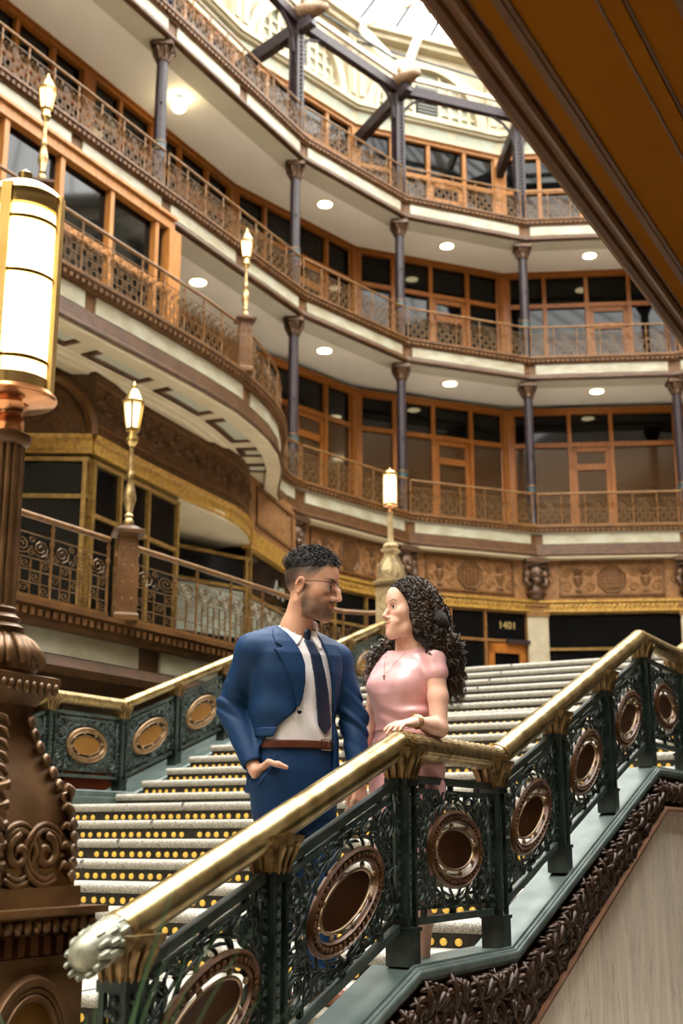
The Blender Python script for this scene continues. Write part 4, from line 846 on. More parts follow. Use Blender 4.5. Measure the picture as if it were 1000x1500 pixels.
RAILN = [(2.80,-.2565),(4.56,.365),(5.57,.365),(8.15,1.28),(9.15,1.28),(11.72,2.19),(12.72,2.19),(14.4,2.79)]
RAILF = [(2.95,-.60),(4.93,.315),(5.93,.315),(8.52,1.225),(9.52,1.225),(12.08,2.13),(13.08,2.13),(15.0,2.80)]
XN, XF = -2.236, -7.56
POSTN = [2.87,3.61,4.58,5.53,6.42,7.30,8.18,9.12,10.0,10.85,11.72,12.70]
POSTF = [5.93,6.80,7.66,8.52,9.52,10.37,11.22,12.08,13.08,14.0,14.9]
bn = balustrade(XN, RAILN, POSTN, 'dark green iron balustrade with brown oval medallions in the foreground'); bf = balustrade(XF, RAILF, POSTF, 'verdigris balustrade with gilt oval medallions along the far side of the stair', near=False)
# leafy cast end of the near handrail
he = MB(); hx = lambda t_, r_, a_: (XN+r_*math.cos(a_), 2.83-.15*t_+r_*math.sin(a_)*.33, -.246-.053*t_+r_*math.sin(a_)*.94)
he.tube([(XN,2.835,-.244),(XN,2.80,-.2565),(XN,2.75,-.274),(XN,2.71,-.290),(XN,2.685,-.303),(XN,2.675,-.31)], [.055,.056,.055,.050,.036,.012], 20)
for k in range(12):                                           # leaves lapped round the end
    for j in range(3):
        a_ = 2*PI*(k+.5*(j % 2))/12; he.tube([hx(.05+.27*j, .053, a_), hx(.18+.27*j, .057, a_), hx(.30+.27*j, .058, a_), hx(.36+.27*j, .053, a_)], [.006,.012,.009,.004], 5)
ob('handrail_end', he, 'leaf_end', bn, smooth=180)
CURN = [(2.3,-.43-.83)]+[(y, z-.83) for y, z in RAILN[1:]]; CURF = [(y, z-.80) for y, z in RAILF]
sn = ob('sill', ysweep([(-2.36,-.062),(-2.36,0),(-2.19,0),(-2.186,.006),(-2.177,.006),(-2.173,-.004),(-2.162,-.006),(-2.158,-.012),(-2.150,-.014),(-2.146,-.020),(-2.146,-.042),(-2.154,-.047),(-2.154,-.058),(-2.162,-.062)], CURN), 'verdigris', bn)
ob('sill', ysweep([(-7.78,-.16),(-7.78,0),(-7.38,0),(-7.36,-.012),(-7.36,-.06),(-7.33,-.065),(-7.33,-.16)], CURF), 'verdigris', bf)
ob('stringer', ysweep([(-7.5,-.5),(-7.5,-.15),(-7.32,-.15),(-7.32,-.5)], CURF), 'riser', bf)
# carved band, moulding and marble wall below the near balustrade
def mline(y): return .184 if y >= 8.15 else .184-.396*(8.15-y)
ws = thing('wall_stair', 'grey veined marble wall with a dark carved leaf band beneath the near balustrade', 'wall', (-2.15, 6, FLOOR), kind='structure')
ys = [2.2]+[y for y in (4.56,5.57,8.15,9.15,11.72,12.7,14.4)]
def zup(y): return zat(CURN, y)-.058
def band(x0, x1, lo, hi):
    mb = MB(); vs = [(x, y, z) for y in ys for (x, z) in ((x0, lo(y)), (x1, lo(y)), (x1, hi(y)), (x0, hi(y)))]; N = len(ys)
    return mb.add(vs, [(i_*4+j, i_*4+(j+1) % 4, i_*4+4+(j+1) % 4, i_*4+4+j) for i_ in range(N-1) for j in range(4)]+[(0,1,2,3), tuple(4*N-4+j for j in (3,2,1,0))])
flo = lambda y: max(mline(y), FLOOR+.01)
ob('carved_ground', band(-2.30,-2.175, flo, lambda y: max(zup(y), FLOOR+.05)), 'carved', ws)
ob('marble_face', band(-2.31,-2.16, lambda y: FLOOR, lambda y: max(mline(y)-.0, FLOOR+.005)), 'marble_wall', ws)
ob('marble_moulding', ysweep([(-2.17,.02),(-2.13,.02),(-2.115,.005),(-2.115,-.012),(-2.13,-.022),(-2.145,-.03),(-2.17,-.03)], [(4.0, mline(4.0)), (8.15,.184), (14.4,.184)]), 'moulding', ws)
lf = MB()
for s_ in (-1, 1):
    for (y0_, z0_, an, L, cu, rr) in ((.005,-.05,1.3,.13,-1.9,.014),(.01,-.02,.7,.10,-2.2,.013),(.008,.0,1.2,.09,-2.4,.012),(.01,-.05,.2,.08,1.8,.011),(.0,.03,1.45,.06,-2.0,.009)):
        p2 = leaf_pts(y0_, z0_, an, L, cu, 6); n = len(p2); lf.tube([(.012+.012*math.sin(PI*i_/(n-1)), s_*a, b_) for i_, (a, b_) in enumerate(p2)], [rr*(.4+.8*math.sin(PI*min(1,.1+.85*i_/(n-1)))) for i_ in range(n)], 5)
lf.tube([(.012,0,-.07),(.028,0,-.02),(.03,0,.04),(.018,0,.085)], [.008,.016,.015,.006], 6)
LF = lf.mesh('carved_leaf', 'carved'); LF.shade_smooth(); RL = random.Random(4)
yy = 3.9; cnt = 0
while yy < 10.6:
    lo_, hi_ = mline(yy)+.03, zup(yy)-.02; n = max(1, round((hi_-lo_)/.115))
    for j in range(n):
        zz = lo_+(hi_-lo_)*(j+.5)/n
        place('carved_leaf', LF, ws, (-2.172, yy+(.045 if j % 2 else 0), zz), ((-.35 if yy < 8.1 else 0)+RL.uniform(-1.1,1.1),0,0), (RL.uniform(1.1,1.6),RL.uniform(.85,1.1),RL.uniform(.8,1.1))); 
    yy += .092; cnt += 1
# ---------------------------------------------------------------- newels with big cylinder lanterns
def newel(x, y, zb, label, mt='newel', sc=1.):
    """zb: level of the pedestal's cap"""
    t = thing('newel_lamp', label, 'lamp', (x, y, zb-1.37), group='newel lamps of the stair'); S = lambda mb: shifted(setattr(mb, 'v', [(a*sc, b_*sc, c_*sc if c_ > -.2 else max(c_*sc, c_) if c_ > -1. else c_) for a, b_, c_ in mb.v]) or mb, x, y, zb)
    o_ = lambda n_, mb, m_, par=None, sm=False, kind=None: ob(n_, S(mb), m_, par or t, smooth=sm, kind=kind)
    ped = o_('pedestal', MB().box(-.225,.225,-.225,.225,-1.37,-.13).box(-.26,.26,-.26,.26,-1.37,-1.2).box(-.235,.235,-.235,.235,-.155,-.13), mt)
    for k in range(4):
        R4 = Matrix.Rotation(k*PI/2, 4, 'Z'); rg = MB(); n = 32
        for (ry, rz, r_, x_) in ((.155,.185,.020,.228),(.115,.145,.012,.235),(.135,.165,.012,.232)): rg.tube([(x_, ry*math.cos(2*PI*j/n), -.38+rz*math.sin(2*PI*j/n)) for j in range(n)], r_, 6, closed=True)
        ring = ob('medallion_ring', S(rg.xf(R4)), mt, ped, smooth=60)
        ob('medallion_disc', S(MB().add([(.236,0,-.38)]+[(.228,.11*math.cos(2*PI*j/n),-.38+.14*math.sin(2*PI*j/n)) for j in range(n)], [(0, 1+j, 1+(j+1) % n) for j in range(n)]).xf(R4)), 'medal_far' if mt == 'newel' else mt, ring, smooth=60)
    dn = MB()
    for k in range(4):
        R4 = Matrix.Rotation(k*PI/2, 4, 'Z'); d1 = MB()
        for j in range(9): d1.box(.22,.245,-.232+j*.052,-.204+j*.052,-.125,-.075)
        dn.add(d1.xf(R4).v, d1.f)
    o_('dentil_course', dn, 'medal', None, False, 'stuff')
    o_('frieze_block', MB().box(-.222,.222,-.222,.222,-.13,-.03), mt)
    eg = MB()
    for k in range(4):
        R4 = Matrix.Rotation(k*PI/2, 4, 'Z'); d1 = MB()
        for j in range(13): d1.ball((.238,-.235+j*.039,-.048), (.018,.017,.022), 6, 5)
        eg.add(d1.xf(R4).v, d1.f)
    o_('egg_moulding', eg, mt, None, 60, 'stuff')
    o_('cap_slab', MB().box(-.245,.245,-.245,.245,-.032,-.02).box(-.272,.272,-.272,.272,-.02,.0), mt); o_('plinth', MB().box(-.212,.212,-.212,.212,0,.055), mt)
    prof = [(.198,.055),(.20,.12),(.20,.20),(.192,.25),(.172,.31),(.148,.37),(.122,.43),(.102,.49),(.092,.55),(.098,.585)]
    v = o_('vase', MB().lathe(prof, 32, sq=True), mt, None, 50)
    hw = lambda z: float(np.interp(z, [p[1] for p in prof], [p[0] for p in prof]))
    ac = MB()
    for k in range(4):                                       # acanthus up the four arrises
        a = PI/4+k*PI/2; ca, sa = math.cos(a), math.sin(a); tx, ty = -sa, ca
        for j in range(13):
            z = .07+j*.037; R_ = hw(z)*1.385
            for s_ in (-1, 1):
                pts = [(ca*(R_-.004*i2)+tx*s_*.012*i2*(1+.0*i2), sa*(R_-.004*i2)+ty*s_*.012*i2, z+.016*i2-.0028*i2*i2) for i2 in range(6)]
                pts[-1] = (pts[-1][0]+ca*.012, pts[-1][1]+sa*.012, pts[-1][2]-.012)
                ac.tube(pts, [.007,.012,.0135,.012,.010,.006], 7)
            ac.ball((ca*(R_+.002), sa*(R_+.002), z+.012), .010, 7, 5)
    ob('acanthus', S(ac), mt, v, smooth=180, kind='stuff')
    kn = MB()
    for k in range(4):                                       # interlaced bands on the lower faces
        R4 = Matrix.Rotation(k*PI/2, 4, 'Z'); d1 = MB(); X_ = .203
        for s_ in (-1, 1):
            for off in (0,.016):
                d1.tube([(X_+.004*math.sin(j*.8+s_), s_*.055+(.085-off)*math.cos(a), .145+(.085-off)*math.sin(a)) for j, a in enumerate(np.linspace(.25 if s_ > 0 else PI-.25, (2*PI-.9) if s_ > 0 else -PI+.9, 22))], .010, 6)
            d1.tube([(X_+.002, s_*.055+p[1], .15+p[2]) for p in spiral((0,0), .05, 1.2, PI/2, -s_, 14)], .014, 6)
        for s_ in (-1, 1):
            for j in range(5): d1.tube([(X_-.01, s_*.165, .08+j*.055), (X_+.008, s_*.15, .11+j*.055), (X_+.012, s_*.125, .12+j*.055), (X_+.004, s_*.115, .105+j*.055)], [.008,.014,.012,.006], 5)
        kn.add(d1.xf(R4).v, d1.f)
    ob('interlace', S(kn), mt, v, smooth=180, kind='stuff')
    o_('abacus', MB().lathe([(.095,.575),(.115,.60),(.135,.625),(.148,.64),(.148,.662),(.13,.668)], 32, sq=True), mt, None, 35)
    ab = MB()
    for k in range(4):
        R4 = Matrix.Rotation(k*PI/2, 4, 'Z'); d1 = MB()
        for j in range(9): d1.ball((.142,-.128+j*.032,.628), (.014,.014,.020), 6, 5)
        ab.add(d1.xf(R4).v, d1.f)
    o_('abacus_leaves', ab, mt, None, 60, 'stuff')
    bu = o_('bulb', MB().lathe([(.125,.665),(.138,.685),(.136,.72),(.115,.76),(.085,.79),(.075,.80)], 24), mt, None, 60); bl_ = MB()
    for k in range(10):
        a = 2*PI*k/10; ca, sa = math.cos(a), math.sin(a)
        for s_ in (-1, 0, 1):
            a2 = a+s_*.16; c2, s2 = math.cos(a2), math.sin(a2)
            bl_.tube([(c2*r_, s2*r_, z) for r_, z in ((.088,.79),(.118,.765),(.14,.735),(.150,.71-.01*abs(s_)),(.145,.695),(.138,.705))], [.006,.012,.014,.013,.010,.006], 5)
    ob('bulb_leaves', S(bl_), mt, bu, smooth=180, kind='stuff')
    o_('collar', MB().lathe([(.09,.795),(.095,.81),(.075,.825),(.08,.84),(.062,.855),(.066,.87),(.056,.88)], 20), mt, None, 50)
    o_('fluted_shaft', MB().lathe([(.060,.875),(.058,1.40)], 60, nfl=15, flute=.16), mt, None, 80); o_('shaft_ring', MB().lathe([(.058,1.39),(.074,1.405),(.076,1.425),(.06,1.435)], 24), mt, None, 50)
    o_('copper_neck', MB().lathe([(.050,1.43),(.050,1.48),(.042,1.49),(.045,1.51),(.058,1.525),(.07,1.535)], 24), 'copper', None, 50)
    o_('dish', MB().lathe([(.05,1.525),(.07,1.532),(.142,1.542),(.150,1.55),(.146,1.562),(.10,1.565)], 40), 'copper', None, 50)
    ln = o_('lantern_glass', MB().lathe([(.118,1.59),(.118,2.205)], 40), 'lamp', None, 60)
    for pr_ in ([(.12,1.56),(.128,1.562),(.128,1.605),(.119,1.61)], [(.119,2.185),(.128,2.19),(.128,2.235),(.132,2.24),(.10,2.255)]): ob('lantern_band', S(MB().lathe(pr_, 40)), 'brass_bright', ln, smooth=40)
    for z in (1.66, 1.95, 2.14):
        ob('lantern_hoop', S(MB().tube([(.121*math.cos(2*PI*j/40), .121*math.sin(2*PI*j/40), z) for j in range(40)], .0075, 6, closed=True)), 'brass_bright', ln, smooth=60)
    for k in range(4):
        a = k*PI/2+.36; ca, sa = math.cos(a), math.sin(a); bb = MB()
        bb.bar((ca*.132, sa*.132, 1.56), (ca*.132, sa*.132, 2.25), .034, .016, (ca, sa, 0))
        ob('lantern_bar', S(bb), 'brass_bright', ln)
    ob('lantern_top', S(MB().lathe([(.132,2.24),(.125,2.262),(.09,2.29),(.04,2.31),(.02,2.33),(.024,2.35),(.003,2.37)], 32)), 'brass_bright', ln, smooth=50)
    return t
newel(-2.765, 2.845, -.187, 'tall bronze newel lamp with a big glowing cylinder lantern at the left edge')
newel(-7.62, 15.36, 3.44, 'newel lamp in painted-lit bronze with a glowing lantern at the top of the stair', 'newel_lit', .70)
# ---------------------------------------------------------------- grassy plant in front
gp = thing('grass_plant', 'long green grass blades rising in front of the handrail end', 'plant', (-1.45, 1.72, FLOOR)); MT['blade'] = M('grass blade', (.035,.10,.035), (.09,.20,.09), .45, 0, 8)
MT['pot'] = M('dark clay pot', (.05,.03,.02), None, .5)
ob('pot', MB().lathe([(.16,0),(.22,.5),(.24,.62),(.24,.66),(.20,.66),(.19,.60)], 24, c=(-1.45,1.72,FLOOR)), 'pot', gp, smooth=50)
R_ = random.Random(3)
def blade(bx, by, hgt, dx, dy, droop, w_):
    n = 12; mb = MB(); vs = []; z0 = FLOOR+.60
    for i_ in range(n+1):
        t_ = i_/n; x = bx+dx*t_**1.6; y = by+dy*t_**1.6; z = z0+hgt*(t_-droop*t_**3); ww = w_*(1-t_)**.6+.0006
        sx, sy = .8774*ww, .4797*ww; vs += [(x-sx, y-sy, z), (x, y+.0, z+ww*.35), (x+sx, y+sy, z)]
    return mb.add(vs, [(i_*3+j, i_*3+j+1, i_*3+4+j, i_*3+3+j) for i_ in range(n) for j in range(2)])
for i_ in range(26):
    a = R_.uniform(0, 2*PI); r_ = R_.uniform(0,.12)
    ob('blade', blade(-1.45+r_*math.cos(a), 1.72+r_*math.sin(a), R_.uniform(.74,1.02), R_.uniform(-.26,.40), R_.uniform(-.12,.22), R_.uniform(0,.45), R_.uniform(.0022,.0042)), 'blade', gp)
# ================================================================= PEOPLE
# bodies and clothes are grown from smooth blended volumes and meshed by surface nets
class SDF:
    def __init__(s, lo, hi, h, far=.08):
        s.lo = np.array(lo, float); s.h = h; s.n = np.maximum(4, np.ceil((np.array(hi)-s.lo)/h).astype(int)+1); s.far = far
        s.F = np.full(s.n, far, np.float32); s.ax = [(s.lo[i]+h*np.arange(s.n[i])).astype(np.float32) for i in range(3)]
    def _sl(s, lo, hi):
        a = np.clip(np.floor((np.array(lo)-s.lo)/s.h).astype(int), 0, s.n); b_ = np.clip(np.ceil((np.array(hi)-s.lo)/s.h).astype(int)+1, 0, s.n); return tuple(slice(x, y) for x, y in zip(a, b_))
    def pts(s, sl): return s.ax[0][sl[0]][:, None, None], s.ax[1][sl[1]][None, :, None], s.ax[2][sl[2]][None, None, :]
    def comb(s, lo, hi, fn, k=.01, op='add'):
        p = k+.012; sl = s._sl(np.array(lo)-p, np.array(hi)+p); f = s.F[sl]
        if f.size == 0: return s
        d = fn(*s.pts(sl)).astype(np.float32); d = np.broadcast_to(d, f.shape)
        if op == 'add':
            hh = np.maximum(k-np.abs(f-d), 0)/max(k, 1e-6); s.F[sl] = np.minimum(f, d)-hh*hh*k*.25
        else:
            d = -d; hh = np.maximum(k-np.abs(f-d), 0)/max(k, 1e-6); s.F[sl] = np.maximum(f, d)+hh*hh*k*.25
        return s
    def ell(s, c, r, k=.01, op='add', rot=None):
        r = np.array(r if hasattr(r, '__len__') else (r, r, r), float); R = np.array(rot) if rot is not None else None
        def fn(x, y, z):
            x, y, z = x-c[0], y-c[1], z-c[2]
            if R is not None: x, y, z = (R[0][0]*x+R[0][1]*y+R[0][2]*z, R[1][0]*x+R[1][1]*y+R[1][2]*z, R[2][0]*x+R[2][1]*y+R[2][2]*z)
            k0 = np.sqrt((x/r[0])**2+(y/r[1])**2+(z/r[2])**2)+1e-6; k1 = np.sqrt((x/r[0]**2)**2+(y/r[1]**2)**2+(z/r[2]**2)**2)+1e-6; return k0*(k0-1)/k1
        m_ = r.max() if R is not None else r; return s.comb(np.array(c)-m_, np.array(c)+m_, fn, k, op)
    def cone(s, a, b_, ra, rb, k=.01, op='add', wr=None):
        a = np.array(a, float); b_ = np.array(b_, float); ab = b_-a; L2 = ab@ab+1e-9
        def fn(x, y, z):
            t = np.clip(((x-a[0])*ab[0]+(y-a[1])*ab[1]+(z-a[2])*ab[2])/L2, 0, 1)
            d = np.sqrt((x-a[0]-t*ab[0])**2+(y-a[1]-t*ab[1])**2+(z-a[2]-t*ab[2])**2)-(ra+(rb-ra)*t)
            return d+wr(x, y, z) if wr else d
        m_ = max(ra, rb); return s.comb(np.minimum(a, b_)-m_, np.maximum(a, b_)+m_, fn, k, op)
    def chain(s, pts, rs, k=.01, wr=None):
        for i_ in range(len(pts)-1): s.cone(pts[i_], pts[i_+1], rs[i_], rs[i_+1], k, 'add', wr)
        return s
    def mesh(s):
        F = s.F; I = F < 0; V = I[:-1,:-1,:-1].astype(np.int8)
        cnt = np.zeros(tuple(s.n-1), np.int8)
        for dx in (0, 1):
            for dy in (0, 1):
                for dz in (0, 1): cnt += I[dx:s.n[0]-1+dx, dy:s.n[1]-1+dy, dz:s.n[2]-1+dz]
        cells = np.argwhere((cnt > 0) & (cnt < 8)); idx = -np.ones(tuple(s.n-1), np.int32); idx[tuple(cells.T)] = np.arange(len(cells))
        acc = np.zeros((len(cells), 3)); w_ = np.zeros(len(cells)); c8 = [(a, b_, c_) for a in (0, 1) for b_ in (0, 1) for c_ in (0, 1)]
        val = {c_: F[cells[:,0]+c_[0], cells[:,1]+c_[1], cells[:,2]+c_[2]] for c_ in c8}
        for p in c8:
            for ax_ in range(3):
                if p[ax_] == 1: continue
                q = list(p); q[ax_] = 1; q = tuple(q); f0, f1 = val[p], val[q]; m_ = (f0 < 0) != (f1 < 0)
                t = f0[m_]/(f0[m_]-f1[m_]); pt = np.tile(np.array(p, float), (m_.sum(), 1)); pt[:, ax_] = t; acc[m_] += pt; w_[m_] += 1
        v = s.lo+s.h*(cells+acc/w_[:, None]); fs = []
        for ax_ in range(3):
            sl0 = [slice(1, -1)]*3; sl1 = [slice(1, -1)]*3; sl0[ax_] = slice(0, -1); sl1[ax_] = slice(1, None)
            a = I[tuple(sl0)]; b_ = I[tuple(sl1)]; e = np.argwhere(a != b_); flip = a[tuple(e.T)]
            off = np.ones(3, int); off[ax_] = 0; e = e+off
            u, w2 = [(1, 2), (2, 0), (0, 1)][ax_]; du = np.zeros(3, int); du[u] = 1; dw = np.zeros(3, int); dw[w2] = 1
            q = [idx[tuple((e-o).T)] for o in (du+dw, dw, 0*du, du)]; quad = np.stack(q, 1)
            quad[~flip] = quad[~flip][:, ::-1]; fs.append(quad)
        fs = np.concatenate(fs); fs = fs[(fs >= 0).all(1)]
        return v, fs
def np_mesh(name, chunks, mat, cols=None, smooth_it=0):
    """chunks [(verts, quads)] joined into one mesh; cols: per chunk colour arrays"""
    vs = np.concatenate([c[0] for c in chunks]); o_ = 0; ff = []
    for c in chunks: ff.append(c[1]+o_); o_ += len(c[0])
    ff = np.concatenate(ff)
    for _ in range(smooth_it):
        acc = np.zeros_like(vs); n = np.zeros(len(vs))
        for a in range(4):
            for b_ in (1, 3): np.add.at(acc, ff[:, a], vs[ff[:, (a+b_) % 4]]); np.add.at(n, ff[:, a], 1)
        vs = .4*vs+.6*acc/np.maximum(n, 1)[:, None]
    me = bpy.data.meshes.new(name); me.vertices.add(len(vs)); me.vertices.foreach_set('co', vs.astype(np.float32).ravel()); me.loops.add(len(ff)*4); me.loops.foreach_set('vertex_index', ff.astype(np.int32).ravel())
    me.polygons.add(len(ff)); me.polygons.foreach_set('loop_start', np.arange(0, len(ff)*4, 4, dtype=np.int32)); me.polygons.foreach_set('loop_total', np.full(len(ff), 4, np.int32)); me.update(); me.validate()
    me.shade_smooth(); me.materials.append(MT[mat] if isinstance(mat, str) else mat)
    if cols is not None:
        at = me.color_attributes.new('tint', 'FLOAT_COLOR', 'POINT'); c4 = np.ones((len(vs), 4), np.float32); c4[:, :3] = np.concatenate(cols); at.data.foreach_set('color', c4.ravel())
    return me
def strands(paths, rad, sides=3):
    """many thin tubes at once: paths (S,N,3), rad (N,)"""
    P_ = np.asarray(paths, float); S_, N = P_.shape[:2]; T = np.gradient(P_, axis=1); T /= np.linalg.norm(T, axis=2, keepdims=True)+1e-9
    ref = np.array((.31,.52,.79)); U = np.cross(T, ref); U /= np.linalg.norm(U, axis=2, keepdims=True)+1e-9; V_ = np.cross(T, U); vs = np.empty((S_, N, sides, 3))
    for k in range(sides): a = 2*PI*k/sides; vs[:, :, k] = P_+np.asarray(rad)[None, :, None]*(math.cos(a)*U+math.sin(a)*V_)
    base = (np.arange(S_)[:, None, None]*N+np.arange(N-1)[None, :, None])*sides; k = np.arange(sides)[None, None, :]; k2 = (k+1) % sides
    q = np.stack([base+k, base+k2, base+sides+k2, base+sides+k], -1).reshape(-1, 4); return vs.reshape(-1, 3), q
def rotz(a): c_, s_ = math.cos(a), math.sin(a); return np.array([[c_,-s_,0],[s_,c_,0],[0,0,1.]])
def roty(a): c_, s_ = math.cos(a), math.sin(a); return np.array([[c_,0,s_],[0,1,0],[-s_,0,c_]])
def rotx(a): c_, s_ = math.cos(a), math.sin(a); return np.array([[1.,0,0],[0,c_,-s_],[0,s_,c_]])
def tint_mat(name, rough=.5, sss=0., spec=.4, noise=0.):
    m_ = bpy.data.materials.new(name); m_.use_nodes = True; ns_, lk_, b_ = nodes(m_); at = ns_.new('ShaderNodeAttribute'); at.attribute_name = 'tint'
    lk_.new(at.outputs['Color'], b_.inputs['Base Color']); b_.inputs['Roughness'].default_value = rough; b_.inputs['Specular IOR Level'].default_value = spec
    if sss: b_.inputs['Subsurface Weight'].default_value = sss; b_.inputs['Subsurface Radius'].default_value = (.012,.005,.003); b_.inputs['Subsurface Scale'].default_value = .6
    return m_
MT['skin'] = tint_mat('skin', .48, .12)
MT['hair_man'] = M('black curly hair', (.010,.009,.008), (.024,.020,.018), .48, 0, 40, spec=.4)
MT['hair_woman'] = M('dark brown curly hair', (.014,.008,.005), (.080,.040,.019), .40, 0, 7, spec=.6)
MT['hair_dark'] = M('dark hair roots', (.008,.005,.003), (.016,.009,.005), .6, 0, 9, spec=.2)
MT['suit'] = M('navy suit cloth', (.004,.029,.092), (.005,.035,.108), .62, 0, 90, bump=.06, bscale=260, spec=.25)
MT['shirt'] = M('white shirt cotton', (.86,.82,.84), (.90,.86,.88), .7, 0, 60, bump=.05, bscale=120)
MT['tie'] = M('navy tie silk', (.006,.016,.045), (.009,.022,.058), .38, 0, 160, spec=.5)
MT['belt'] = M('brown belt leather', (.085,.020,.010), (.12,.03,.014), .35, 0, 20)
MT['shoe'] = M('tan brown shoe leather', (.20,.075,.035), (.25,.10,.05), .32, 0, 12)
MT['satin'] = M('pink satin', (.76,.42,.44), (.80,.45,.47), .30, 0, 4, spec=.7)
MT['steel'] = M('polished metal', (.55,.52,.48), None, .2, 1.)
MT['specs'] = M('gunmetal frame', (.05,.045,.045), None, .3, .7)
MT['eye_white'] = M('eye white', (.75,.72,.70), None, .15); MT['iris'] = M('dark brown iris', (.03,.014,.007), None, .1)
MT['button'] = M('dark button', (.01,.012,.02), None, .3)
MT['nail'] = M('pale nail', (.72,.45,.40), None, .2)
# thin spectacle glass
m = bpy.data.materials.new('spectacle glass'); m.use_nodes = True; ns, lk, b = nodes(m); tr = ns.new('ShaderNodeBsdfTransparent'); gl = ns.new('ShaderNodeBsdfGlossy'); gl.inputs['Roughness'].default_value = .03; mxs = ns.new('ShaderNodeMixShader'); mxs.inputs[0].default_value = .10
tr.inputs[0].default_value = (.92,.93,.93,1); lk.new(tr.outputs[0], mxs.inputs[1]); lk.new(gl.outputs[0], mxs.inputs[2]); lk.new(mxs.outputs[0], ns['Material Output'].inputs[0]); MT['lens_glass'] = m
HD = PI/180
def head(fem, sc):
    """head and neck in the head's own frame (x forward, y left, z up, origin between the ears); sizes times sc"""
    S = SDF((-.145,-.115,-.26), (.145,.115,.165), .0029)
    S.ell((-.018,0,.042), (.098,.076,.092), .01).ell((.02,0,.035), (.072,.068,.075), .03)
    S.ell((.028,0,-.035), (.062,.059,.080) if not fem else (.060,.053,.072), .03)
    ch = .078 if not fem else .079; cz = -.112 if not fem else -.106
    for sy in (-1, 1):
        jr = 0 if not fem else .005; S.cone((-.008,sy*(.056-jr),-.048), (.030,sy*(.040-jr),-.090+jr), .020-jr*.6, .020-jr*.8, .03); S.cone((.030,sy*(.038-jr),-.090+jr), (ch-.006,sy*.009,cz+.002), .019-jr, .016 if not fem else .0115, .025)
        S.ell((.050,sy*.043,-.018), (.026,.022,.022), .03)
    S.ell((ch,0,cz+.004), (.019,.022 if not fem else .016,.018), .02); S.ell((.072,0,-.066), (.026,.034,.030), .025)
    if not fem: S.cone((.080,-.036,.029), (.080,.036,.029), .013, .013, .02)
    else: S.cone((.076,-.032,.028), (.076,.032,.028), .012, .012, .024)
    S.ell((.060,0,.062), (.034,.05,.04), .03)
    # nose
    if not fem: S.cone((.090,0,.022), (.110,0,-.004), .0090, .0105, .010); S.cone((.110,0,-.004), (.121,0,-.032), .0105, .0115, .008)
    else: S.cone((.084,0,.020), (.100,0,-.010), .0072, .0076, .010); S.cone((.100,0,-.010), (.112,0,-.030), .0076, .0088, .007)
    nz = .004 if fem else 0
    for sy in (-1, 1): S.ell((.101-nz,sy*(.0135 if not fem else .0115),-.037), (.013,.0085,.0095) if not fem else (.010,.0066,.0075), .008); S.ell((.105-nz,sy*.006,-.045), (.0045,.0035,.004), .004, 'sub')
    # lips with a soft smile
    lx = .1005 if not fem else .0965
    for sy in (-1, 1):
        S.cone((lx,0,-.0615), (lx-.012,sy*.024,-.0585), .0055 if not fem else .0068, .003, .004); S.cone((lx-.001,0,-.0725), (lx-.012,sy*.023,-.0620), .0065 if not fem else .0080, .003, .004)
        S.cone((lx+.006,0,-.0663), (lx-.008,sy*.026,-.0595), .0022, .0016, .003, 'sub')
        S.ell((lx-.028,sy*.034,-.055), (.010,.010,.010), .02)
        # eye sockets and lids
        S.ell((.090,sy*.033,.006), (.014,.017,.010), .012, 'sub'); S.ell((.0765,sy*.0325,.0065), (.0125,.0165,.0115), .006)
        S.cone((.0895,sy*.020,.0025), (.0845,sy*.046,.0035), .0022, .0022, .0016, 'sub'); S.cone((.0905,sy*.022,.0065), (.0855,sy*.045,.0065), .0035 if not fem else .0054, .0028 if not fem else .0042, .0015, 'sub')
        # ears
        R = (rotx(sy*18*HD) @ roty(-12*HD)); S.ell((-.020,sy*.080,-.006), (.021,.0085,.033), .006, 'add', R); S.ell((-.016,sy*.087,-.003), (.011,.006,.018), .004, 'sub', R); S.ell((-.022,sy*.076,-.034), (.011,.007,.010), .006)
    r0 = .056 if not fem else .044
    S.cone((-.026,0,-.055), (-.038,0,-.20), r0*.94, r0*.98, .02); S.cone((-.042,0,-.17), (-.045,0,-.26), r0*.98, r0*1.15, .03); S.ell((.010,0,-.15), (.014,.012,.02), .025)
    if not fem:
        for sy in (-1, 1): S.cone((-.03,sy*.05,-.07), (-.005,sy*.018,-.24), .018, .014, .02)
    v, f = S.mesh(); x, y, z = v.T; ay = np.abs(y)
    base = np.array((.60,.325,.215)) if not fem else np.array((.78,.465,.35)); col = np.tile(base, (len(v), 1))
    def paint(mask, c_, a): mask = np.clip(mask, 0, 1)[:, None]*a; return col*(1-mask)+np.array(c_)*mask
    g = lambda cx, cy, cz_, rx, ry, rz: np.exp(-(((x-cx)/rx)**2+((ay-cy)/ry)**2+((z-cz_)/rz)**2))
    col = paint(g(.06,.042,-.03,.03,.022,.022), (.70,.30,.21) if not fem else (.80,.34,.27), .35); col = paint(g(.11,0,-.033,.015,.014,.014), (.60,.20,.13), .3 if not fem else .12); col = paint(g(-.02,.085,-.01,.03,.012,.04), (.60,.24,.16), .4)
    lip = g(lx,0,-.0665,.014,.023,.0105); col = paint(np.clip((lip-.35)*4, 0, 1)*(x > lx-.014), (.42,.13,.11) if not fem else (.52,.13,.15), .75)
